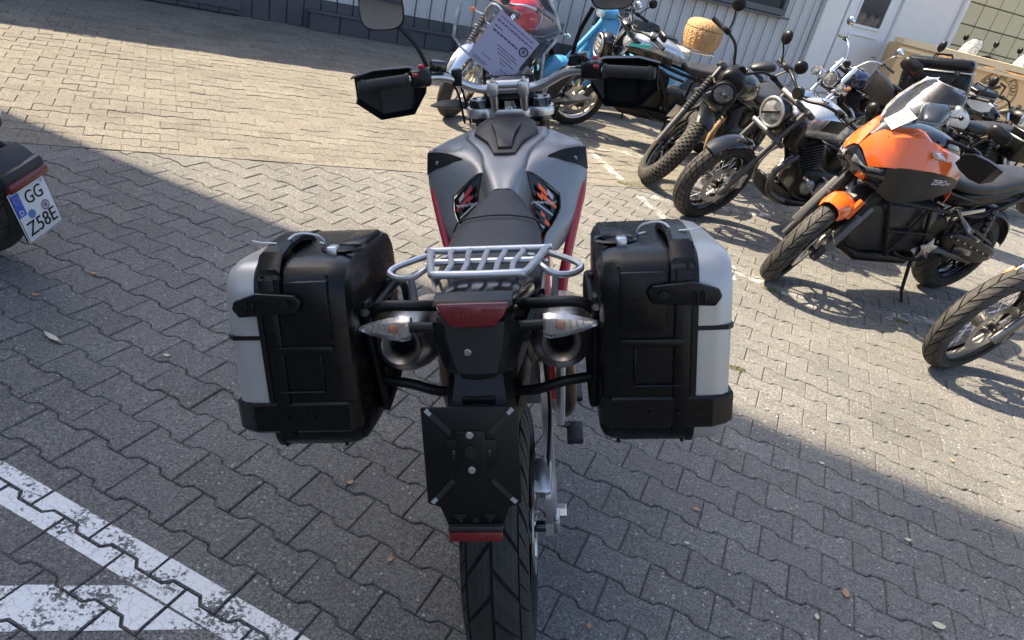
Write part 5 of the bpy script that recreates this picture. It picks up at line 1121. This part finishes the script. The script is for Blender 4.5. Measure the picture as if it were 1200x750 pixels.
def hard_case(nm, lab, c, d, rz=0):
    q = thing(nm, lab, 'luggage case', WB @ Matrix.Translation(c) @ Matrix.Rotation(R(rz), 4, 'Z'), 'luggage cases on the white motorcycle')
    MB().box((0, 0, -.02*d[2]), (d[0], d[1], d[2]*.62), min(d)*.12, 3).build('case_body', BLKS, q); MB().box((0, 0, d[2]*.38), (d[0]*.98, d[1]*.98, d[2]*.26), min(d)*.10, 3).build('lid', BLKS, q)
    MB().box((0, 0, d[2]*.27), (d[0]*1.012, d[1]*1.012, d[2]*.03), .004, 1).build('seam_band', ALU, q)
    for x in (-.28, .28): MB().box((x*d[0], -d[1]/2-.008, d[2]*.2), (.04, .02, .09), .004).build('latch', GBLK, q)
    MB().tube([(-.07, 0, d[2]/2), (-.06, 0, d[2]/2+.03), (.06, 0, d[2]/2+.03), (.07, 0, d[2]/2)], .009, 8).build('carry_handle', BLK, q)
    return q
hard_case('side_case', 'black side case on the near side of the white motorcycle', (-.36, -.05, .78), (.22, .44, .38))
lb_, S2, fy2 = moto('loaded_motorcycle', 'black motorcycle seen from behind over the orange fairing carrying a large top case', (3.93, 7.98), 28, 9, 0, None, tank=GBLK, tread='none', wheels='cast', fend=BLK, headl='round', mirrors=False)
WB = lb_.matrix_world
hard_case('top_case', 'large black top case with silver trim above the orange fairing', (0, -.22, 1.20), (.52, .42, .42))
WB = wa.matrix_world
hard_case('tank_box', 'black square bag on the tank of the white motorcycle', (0, .62, 1.08), (.27, .32, .24))
# ------------------------------------------------------------------ black roadster at the right edge
rb, S, fy = moto('black_roadster', 'black roadster motorcycle facing right in front of the wooden crate', (5.0, 8.45), 138, 9, 5, None, tank=GBLK, tread='none', wheels='cast', fend=BLK, hl_z=.97, hl_r=.09, mirrors=False)
MB().loft([sec(y, 0, z, w_, h, 2.6, 18) for (y, z, w_, h) in ((.60, .985, .06, .04), (.72, 1.015, .14, .04), (.86, 1.03, .16, .04), (.96, 1.01, .10, .03))]).build('tank_stripe', SILVP, rb, sub=1)
# ------------------------------------------------------------------ sky-blue scooter
def scooter():
    wb, Rw = 1.30, .235
    q = thing('blue_scooter', 'sky blue motor scooter with curved leg shield behind the silver roadster', 'scooter', front_pose(-.22, 7.95, -122, 9, wb))
    S = steer_matrix(wb, Rw, 26, 12)
    wheel(q, 'front_wheel', wb, Rw, .11, 'cast', 'none', None, ALU, S); wheel(q, 'rear_wheel', 0, Rw, .12, 'cast', 'none', None, ALU)
    rows = []
    for k in range(9):
        a = R(5+165*k/8); rows.append([(u*.115*(1-.35*abs(k/4-1)**2.5), wb+(.30+dr_)*math.cos(a), Rw+(.30+dr_)*math.sin(a)) for u, dr_ in ((-1, -.12), (-.9, -.04), (-.5, .0), (0, .012), (.5, 0), (.9, -.04), (1, -.12))])
    MB(S).skin(rows, .005, dens=3).build('front_fender', SBLU, q)
    rows = []
    for (z, w_, y) in ((.28, .20, 1.02), (.42, .24, 1.0), (.60, .235, .985), (.78, .21, .95), (.92, .16, .915), (1.02, .09, .89)): rows.append([(u*w_, y-.09*u*u+.04*(1-abs(u)), z) for u in (-1, -.7, -.35, 0, .35, .7, 1)])
    ls = MB().skin(rows, .02, dens=3).build('leg_shield', SBLU, q)
    MB().tube([(0, 1.06, .45), (0, 1.04, .62), (0, .985, .80), (0, .93, .98)], [.05, .05, .045, .035], 12, flat=.6).build('horn_cover', SBLU, ls)
    MB().tube([r_[0] for r_ in rows]+[rows[-1][3]]+[r_[-1] for r_ in rows[::-1]], .010, 8, sm=2).build('shield_trim', ALU, ls)
    MB().loft([sec(y, 0, z, w_, h, 3.5, 16) for (y, z, w_, h) in ((.98, .28, .40, .06), (.70, .265, .44, .06), (.45, .27, .42, .07))]).build('floor', SBLU, q)
    MB().loft([sec(y, 0, z, w_, h, 2.6, 20) for (y, z, w_, h) in ((.50, .50, .26, .44), (.35, .52, .40, .46), (.10, .54, .48, .46), (-.18, .56, .42, .40), (-.36, .58, .24, .26), (-.42, .58, .1, .12))]).build('rear_body', SBLU, q, sub=1)
    MB().loft([sec(y, 0, z, w_, h, 3, 18) for (y, z, w_, h) in ((.52, .78, .16, .06), (.40, .79, .26, .10), (.10, .80, .29, .11), (-.20, .80, .26, .09), (-.30, .79, .16, .05))]).build('seat', mat('pale_seat', (.55, .5, .42), .5), q, sub=1)
    MB(S).tube([(0, wb-.05, Rw+.25), (0, .88, 1.05)], .03, 10).build('steering_column', SBLU, q)
    MB(S).loft([sec(y, 0, z, w_, h, 2.4, 16) for (y, z, w_, h) in ((.80, 1.06, .16, .08), (.88, 1.06, .24, .13), (.98, 1.05, .16, .13), (1.01, 1.05, .1, .08))]).build('headset', SBLU, q, sub=1)
    grip_bar(q, S, [(0, .88, 1.06), (.12, .87, 1.07), (.22, .85, 1.07), (.35, .80, 1.07)])
    MB(S).disc((0, 1.02, 1.05), .055, .03, 'Y', 20).build('headlight', LENS, q)
    for s in (-1, 1): mirror_part(q, S, (s*.22, .85, 1.08), (s*.27, .85, 1.22), (s*.29, .85, 1.26), (.11, .09), 'oval', CHR, CHR)
    rk = MB()
    for x in (-.09, 0, .09): rk.tube([(x, -.22, .84), (x, -.56, .84)], .008, 8)
    rk.tube([(-.11, -.22, .84), (.11, -.22, .84), (.11, -.58, .84), (-.11, -.58, .84)], .009, 8, closed=True); rk.tube([(0, -.3, .84), (0, -.25, .72)], .012, 8); rk.build('rear_rack', CHR, q)
    MB().tube([(-.12, .40, .25), (-.20, .42, .12), (-.25, .43, .25*math.tan(R(9)))], .011, 8).build('side_stand', BLK, q)
    return q
sco = scooter()
# wicker basket on its rack
WICK = mat('wicker', (.50, .30, .14), .6, var=.35, vscale=60, bump=.6, bscale=150)
bk_ = thing('wicker_basket', 'round lidded wicker basket strapped on the blue scooter rack', 'basket', sco.matrix_world @ Matrix.Translation((0, -.42, .862)) @ Matrix.Rotation(R(7), 4, 'Y'))
prof = [(.165, .0), (.192, .05), (.208, .11), (.212, .17), (.206, .21)]
def barrel(ps, nm, h0):
    mb = MB()
    for i in range(len(ps)-1):
        for k in range(4):
            t = k/4; r_ = ps[i][0]*(1-t)+ps[i+1][0]*t; z = ps[i][1]*(1-t)+ps[i+1][1]*t
            mb.tube([((r_+(.006 if (j+k+i) % 2 else -.004))*1.05*math.cos(j*math.pi/20), (r_+(.006 if (j+k+i) % 2 else -.004))*.92*math.sin(j*math.pi/20), z) for j in range(40)], .0072, 6, closed=True)
    return mb.build(nm, WICK, bk_)
barrel(prof, 'basket_body', 0)
st_ = MB()
for j in range(22): a = j*2*math.pi/22; st_.tube([(p[0]*1.075*math.cos(a), p[0]*.945*math.sin(a), p[1]) for p in prof], .0075, 6)
st_.build('stakes', WICK, bk_, kind='stuff')
MB().lathe([(.0001, .0), (.15, .0), (.15, .01), (.0001, .01)], seg=24, axis='Z').build('base', WICK, bk_)
ld_ = [(.206, .222), (.204, .245), (.188, .272), (.150, .292), (.09, .302), (.02, .305)]
barrel(ld_, 'lid', 0)
MB().tube([(.214*math.cos(j*math.pi/16), .19*math.sin(j*math.pi/16), .215) for j in range(32)], .011, 8, closed=True).build('rim', mat('dark_wicker', (.26, .14, .06), .6, var=.3, vscale=50), bk_)
MB().tube([(-.17, -.10, .26), (-.06, -.17, .20), (.06, -.17, .20), (.17, -.10, .26)], .006, 6, sm=3).build('strap', BLK, bk_); MB().disc((0, -.185, .205), .014, .012, 'Y', 12).build('clasp', ALU, bk_)
# ------------------------------------------------------------------ electric scooter at the left edge
es = thing('electric_scooter', 'black and white electric scooter at the left edge, rear end in view', 'scooter', bike_matrix(-2.15, 2.385, R(-88), R(12)))
wheel(es, 'rear_wheel', 0, .30, .16, 'cast', 'road', RUBD, GBLK); S = steer_matrix(1.6, .31, 27, 10); wheel(es, 'front_wheel', 1.6, .31, .12, 'cast', 'none', None, GBLK, S)
for s in (-1, 1):
    MB().tube([(s*.12, .45, .34), (s*.12, .0, .30)], [.05, .03], 10).build('swingarm', GBLK, es); MB(S).tube([(s*.10, 1.6, .28), (s*.10, 1.30, .88)], .026, 10).build('fork_leg', BLK, es)
MB().loft([sec(y, 0, z, w_, h, 3, 20) for (y, z, w_, h) in ((.10, .76, .16, .07), (.15, .75, .24, .13), (.3, .71, .30, .20), (.55, .66, .34, .24), (.8, .55, .36, .34), (1.1, .48, .34, .34), (1.22, .5, .24, .24))]).build('body', BLK, es, sub=1)
MB().loft([sec(y, 0, z, w_, h, 3, 20) for (y, z, w_, h) in ((.02, .835, .14, .03), (.08, .84, .22, .055), (.25, .84, .30, .07), (.6, .80, .34, .09), (.75, .76, .3, .06))]).build('seat', WHT, es, sub=1)
for s in (-1, 1): MB().loft([sec(y, s*.13, z, .05, h, 3, 14) for (y, z, h) in ((.06, .79, .03), (.14, .77, .08), (.35, .70, .14), (.7, .56, .22))]).build('side_panel', WHT, es, sub=1)
MB(S).loft([sec(y, 0, z, w_, h, 2.6, 18) for (y, z, w_, h) in ((1.16, .80, .34, .50), (1.30, .78, .38, .50), (1.42, .72, .24, .34), (1.50, .68, .1, .14))]).build('front_fairing', WHT, es, sub=1)
grip_bar(es, S, [(0, 1.14, 1.03), (.12, 1.13, 1.05), (.24, 1.08, 1.06), (.38, 1.02, 1.05)])
MB().tube([(-.14, .60, .25), (-.24, .62, .10), (-.28, .62, .28*math.tan(R(12)))], .012, 8).build('side_stand', BLK, es)
MB().loft([sec(y, 0, z, w_, h, 2.6, 16) for (y, z, w_, h) in ((-.295, .640, .06, .03), (-.27, .645, .12, .05), (-.12, .69, .18, .07), (.1, .76, .2, .08))]).build('tail_tip', WHT, es, sub=1)
MB().loft([sec(y, 0, z, w_, h, 2.6, 16) for (y, z, w_, h) in ((-.285, .595, .06, .03), (-.25, .60, .14, .05), (-.10, .64, .2, .07), (.1, .70, .2, .1))]).build('tail_underside', BLK, es, sub=1)
# hugger, tail lamp and plate
MB().skin([[(-.085, -.255, .49), (0, -.257, .50), (.085, -.255, .49)], [(-.088, -.295, .468), (0, -.298, .478), (.088, -.295, .468)], [(-.09, -.325, .44), (0, -.33, .45), (.09, -.325, .44)]], .012).build('hugger', DGREY, es)
MB().tube([(.11, .30, .36), (.13, .0, .45), (.08, -.30, .44)], .016, 8, sm=3).build('hugger_stay', BLK, es); MB().tube([(-.11, .30, .36), (-.13, .0, .45), (-.08, -.30, .44)], .016, 8, sm=3).build('hugger_stay', BLK, es)
MB().box((0, -.315, .430), (.20, .06, .055), .014, rot=(-15, 0, 0)).build('tail_lamp_housing', DGREY, es); MB().box((0, -.342, .412), (.19, .03, .034), .008, rot=(-15, 0, 0)).build('tail_lamp', REDL, es)
PMx = frame((0, -.345, .285), (1, 0, 0), (0, .17, .985))
PLW = mat('plate_white', (.72, .73, .72), .35, var=.02, coat=.3); PLB = mat('plate_blue', (.02, .10, .50), .4); PLK = mat('plate_black', (.012, .012, .012), .45); SEALB = mat('seal_blue', (.08, .20, .42), .4)
MB(PMx).box((0, 0, -.010), (.176, .196, .012), .006, 2).build('plate_holder', BLK, es)
pt = MB(PMx).box((0, 0, 0), (.180, .200, .004), .004, 2).build('licence_plate', PLW, es)
fr2 = MB(PMx)
fr2.tube([(-.0865, -.0965, .0022), (.0865, -.0965, .0022), (.0865, .0965, .0022), (-.0865, .0965, .0022)], .0013, 6, closed=True); fr2.build('plate_border', PLK, pt)
MB(PMx).box((-.066, .048, .0022), (.038, .088, .0018), .0006, 1).build('country_band', PLB, pt)
def ptxt(s_, size, x, y, m_=PLK, sx=1.0): return text(s_, size, PMx @ Matrix.Translation((x, y, .0028)) @ Matrix.Diagonal((sx, 1, 1, 1)), m_, pt)
ptxt('GG', .070, .014, .053, sx=.86); ptxt('GG', .070, .0148, .053, sx=.86); ptxt('Z58E', .076, -.0, -.054, sx=.90); ptxt('Z58E', .076, .001, -.054, sx=.90); ptxt('D', .028, -.066, .018, WHTT)
for k in range(12): a = k*math.pi/6; ptxt('*', .010, -.066+.0115*math.cos(a), .066+.0115*math.sin(a), mat('star_yellow', (.7, .5, .05), .5))
MB(PMx).disc((-.028, -.004, .0030), .0165, .0016, 'Z', 24).build('inspection_sticker', SEALB, pt)
MB(PMx).disc((.042, -.004, .0030), .020, .0016, 'Z', 24).build('registration_seal', mat('seal_grey', (.45, .43, .46), .5), pt); MB(PMx).lathe([(.0185, .004), (.0165, .0045), (.0145, .004)], (.042, -.004, 0), 'Z', 24).build('seal_ring', mat('seal_print', (.16, .13, .17), .6), pt)
MB(PMx).prism([(.036, .004, .0042), (.048, .004, .0042), (.048, -.006, .0042), (.042, -.013, .0042), (.036, -.006, .0042)], (0, 0, .0008)).build('seal_crest', MATS['seal_print'], pt)
for x, y in ((.072, .083),): MB(PMx).disc((x, y, .004), .0065, .005, 'Z', 14).build('plate_screw', WHTT, pt)
# ------------------------------------------------------------------ wooden crate
PLY = mat('plywood', (.76, .51, .25), .65, var=.10, vscale=5, bump=.1); PINE = mat('pine_batten', (.84, .65, .39), .6, var=.15, vscale=8); STEN = mat('stencil_ink', (.035, .028, .022), .7)
cr_t = thing('wooden_crate', 'open plywood shipping crate with a round stencilled emblem', 'crate', Matrix.Translation((6.52, 12.2, 0)) @ Matrix.Rotation(R(-8), 4, 'Z'))
MB().box((0, 0, .66), (3.3, .018, 1.30), .003, 1).build('front_panel', PLY, cr_t, smooth=False)
MB().box((0, 1.0, .66), (3.3, .018, 1.30), .003, 1).build('back_panel', PLY, cr_t, smooth=False)
for s in (-1, 1): MB().box((s*1.64, .5, .66), (.018, .97, 1.30), .003, 1).build('side_panel', PLY, cr_t, smooth=False)
for z, d in ((1.375, .09), (1.265, .05)): MB().box((0, -.035, z), (3.36, .045, d), .004, 1).build('batten', PINE, cr_t, smooth=False)
MB().box((0, -.035, .06), (3.36, .045, .10), .004, 1).build('batten', PINE, cr_t, smooth=False); MB().box((0, .98, 1.36), (3.36, .045, .09), .004, 1).build('batten', PINE, cr_t, smooth=False)
for x in (-.85, -.2, .62, 1.2): MB().box((x, -.034, 1.318), (.16, .05, .05), .004, 1).build('batten_block', PINE, cr_t, smooth=False)
EC = (-.08, -.0115, 1.005)
em = MB()
for r0, r1 in ((.290, .282), (.272, .266), (.185, .178)): em.lathe([(r0, 0), (r0, -.0016), (r1, -.0016), (r1, 0)], EC, 'Y', 48)
emb = em.build('emblem', STEN, cr_t, smooth=False)
word = 'MADE LIKE A GUN'
for i, chh in enumerate(word):
    if chh == ' ': continue
    a = R(172-i*164/(len(word)-1)); text(chh, .098, frame((EC[0]+.222*math.cos(a), EC[1]-.001, EC[2]+.222*math.sin(a)), (math.sin(a), 0, -math.cos(a)), (math.cos(a), 0, math.sin(a))), STEN, emb)
MB().prism([(EC[0]-.14, EC[1], EC[2]+.02), (EC[0]+.02, EC[1], EC[2]+.10), (EC[0]+.04, EC[1], EC[2]+.06), (EC[0]-.12, EC[1], EC[2]-.03)], (0, .002, 0)).build('emblem_barrel', STEN, emb, smooth=False)
MB().prism([(EC[0]+.0, EC[1], EC[2]+.14), (EC[0]+.11, EC[1], EC[2]+.10), (EC[0]+.09, EC[1], EC[2]-.06), (EC[0]+.07, EC[1], EC[2]-.06), (EC[0]+.08, EC[1], EC[2]+.08), (EC[0]+.0, EC[1], EC[2]+.11)], (0, .002, 0)).build('emblem_shield', STEN, emb, smooth=False)
MB().lathe([(.062, 0), (.062, -.002), (.046, -.002), (.046, 0)], (EC[0]-.01, EC[1], EC[2]-.05), 'Y', 28).build('emblem_wheel', STEN, emb, smooth=False)
for k in range(6): a = k*math.pi/6; MB().prism([(EC[0]-.01+.055*math.cos(a)+.004*math.sin(a), EC[1], EC[2]-.05+.055*math.sin(a)-.004*math.cos(a)), (EC[0]-.01+.055*math.cos(a)-.004*math.sin(a), EC[1], EC[2]-.05+.055*math.sin(a)+.004*math.cos(a)), (EC[0]-.01-.055*math.cos(a)-.004*math.sin(a), EC[1], EC[2]-.05-.055*math.sin(a)+.004*math.cos(a)), (EC[0]-.01-.055*math.cos(a)+.004*math.sin(a), EC[1], EC[2]-.05-.055*math.sin(a)-.004*math.cos(a))], (0, .002, 0)).build('emblem_spoke', STEN, emb, smooth=False)
for i, (x, lb) in enumerate(((6.1, 'grey motorcycle with a dark rimmed screen showing above the crate left of the other'), (6.98, 'grey motorcycle with a hazy screen showing above the crate at the right edge'))):
    c_ = thing('crated_motorcycle', lb, 'motorcycle', bike_matrix(x+.55, 12.85, R(-118), R(0)) @ Matrix.Translation((0, 0, .34)), 'motorcycles inside the crate')
    wheel(c_, 'front_wheel', 1.1, .30, .11, 'cast', 'none'); 
    for s in (-1, 1): MB().tube([(s*.09, 1.1, .30), (s*.09, .78, 1.0)], .024, 8).build('fork_leg', DST, c_)
    grip_bar(c_, None, [(0, .76, 1.02), (.1, .75, 1.06), (.22, .72, 1.10), (.36, .64, 1.09)])
    rows = [[(u*wd_, y-.08*abs(u)**2, z) for u in (-1, -.5, 0, .5, 1)] for (z, wd_, y) in ((.95, .12, 1.05), (1.08, .17, .98), (1.2, .16, .92), (1.3, .09, .87))]
    ws_ = MB().skin(rows, .004).build('windscreen', glass('dusty_screen%d' % i, (.5, .52, .54), haze=.25), c_); MB().tube([r_[0] for r_ in rows]+rows[-1][1:-1]+[r_[-1] for r_ in rows[::-1]], .006, 6).build('screen_edge', BLK, ws_)
    for s in (-1, 1): mirror_part(c_, None, (s*.24, .72, 1.1), (s*.26, .72, 1.24), (s*.27, .72, 1.29), (.09, .10))
    MB().loft([sec(y, 0, z, w_, h) for (y, z, w_, h) in ((.1, .85, .16, .1), (.3, .9, .28, .2), (.55, .92, .28, .2), (.68, .9, .16, .1))]).build('tank', DGREY, c_, sub=1)
    MB().box((0, .5, .45), (.26, .5, .35), .04).build('engine_case', ENG, c_); MB().loft([sec(y, 0, .98, w_, .2) for y, w_ in ((.8, .2), (.95, .3), (1.08, .12))]).build('fairing', DGREY, c_, sub=1)
# ------------------------------------------------------------------ fallen leaves and moss
LEAFM = [mat('leaf_pale', (.50, .46, .33), .7, var=.2, vscale=80), mat('leaf_tan', (.36, .20, .12), .7, var=.3, vscale=80)]
LV = [(-1.51, 1.943, .030, 0, 'long pale leaf strip on the paving left of the left side case'), (-1.733, 2.168, .016, 1, 'tan leaf scrap on the paving below the licence plate'), (-1.667, 2.406, .014, 1, 'tiny tan leaf right of the scooter wheel'), (-.356, 1.614, .013, 1, 'tan leaf scrap under the left side case'),
      (-.166, 1.367, .012, 1, 'small tan leaf left of the rear tyre'), (.749, 1.883, .014, 1, 'tan leaf on the shaded paving under the right side case'), (.391, 1.312, .012, 1, 'tan leaf on the paving just right of the rear tyre'), (.699, 1.711, .010, 0, 'tiny pale leaf between two tan leaves right of the tyre'),
      (1.471, 1.622, .022, 0, 'pale folded leaf at the bottom right corner'), (1.196, 1.663, .020, 1, 'brown twig-like leaf in the lower right shade'), (1.071, 1.54, .012, 0, 'small pale leaf left of the twig-like leaf'), (1.524, 1.997, .014, 0, 'pale pointed leaf in the right shade'),
      (1.31, 2.339, .012, 0, 'thin pale leaf near the shadow edge on the right'), (-1.142, 2.003, .013, 0, 'curled pale leaf beside the left side case'), (1.953, 2.6, .012, 1, 'tan leaf in the sun near the shadow edge')]
for (x, y, sz, mi, lb) in LV:
    a = random.uniform(0, 6.28); ca, sa = math.cos(a), math.sin(a); L2 = sz*(1.5 if sz > .025 else 1); w2 = sz*(.35 if sz > .025 else .6); rows = []
    for t, k in ((-1, .12), (-.5, .75), (0, 1), (.5, .7), (1, .1)):
        rows.append([(x+(t*L2)*ca-(u*w2*k)*sa, y+(t*L2)*sa+(u*w2*k)*ca, .0055+sz*.12*abs(u)+sz*.10*t*t+random.uniform(0, sz*.12)) for u in (-1, 0, 1)])
    tag(MB().skin(rows, .0006).build('fallen_leaf', LEAFM[mi], None), lb, 'leaf', 'fallen leaves on the paving')
MOSS = mat('moss', (.20, .22, .05), .9, var=.4, vscale=60)
mb = MB()
for (mx, my, r_) in ((1.071, 2.955, .05), (1.492, 4.078, .06), (.739, 5.649, .10), (.62, 5.60, .08), (2.299, 4.094, .05)):
    for _ in range(160):
        a = random.uniform(0, 6.28); q = r_*math.sqrt(random.random()); x, y = mx+q*math.cos(a), my+q*.5*math.sin(a); h = random.uniform(.004, .014); b = random.uniform(0, 6.28)
        mb.add([(x-.003*math.cos(b), y-.003*math.sin(b), -.004), (x+.003*math.cos(b), y+.003*math.sin(b), -.004), (x+.002*math.sin(b)+random.uniform(-.004, .004), y+random.uniform(-.004, .004), h)], [(0, 1, 2)])
o = mb.build('moss', MOSS, None, smooth=False); o['kind'] = 'stuff'; o['label'] = 'yellow green moss in the paving joints'; o['category'] = 'moss'
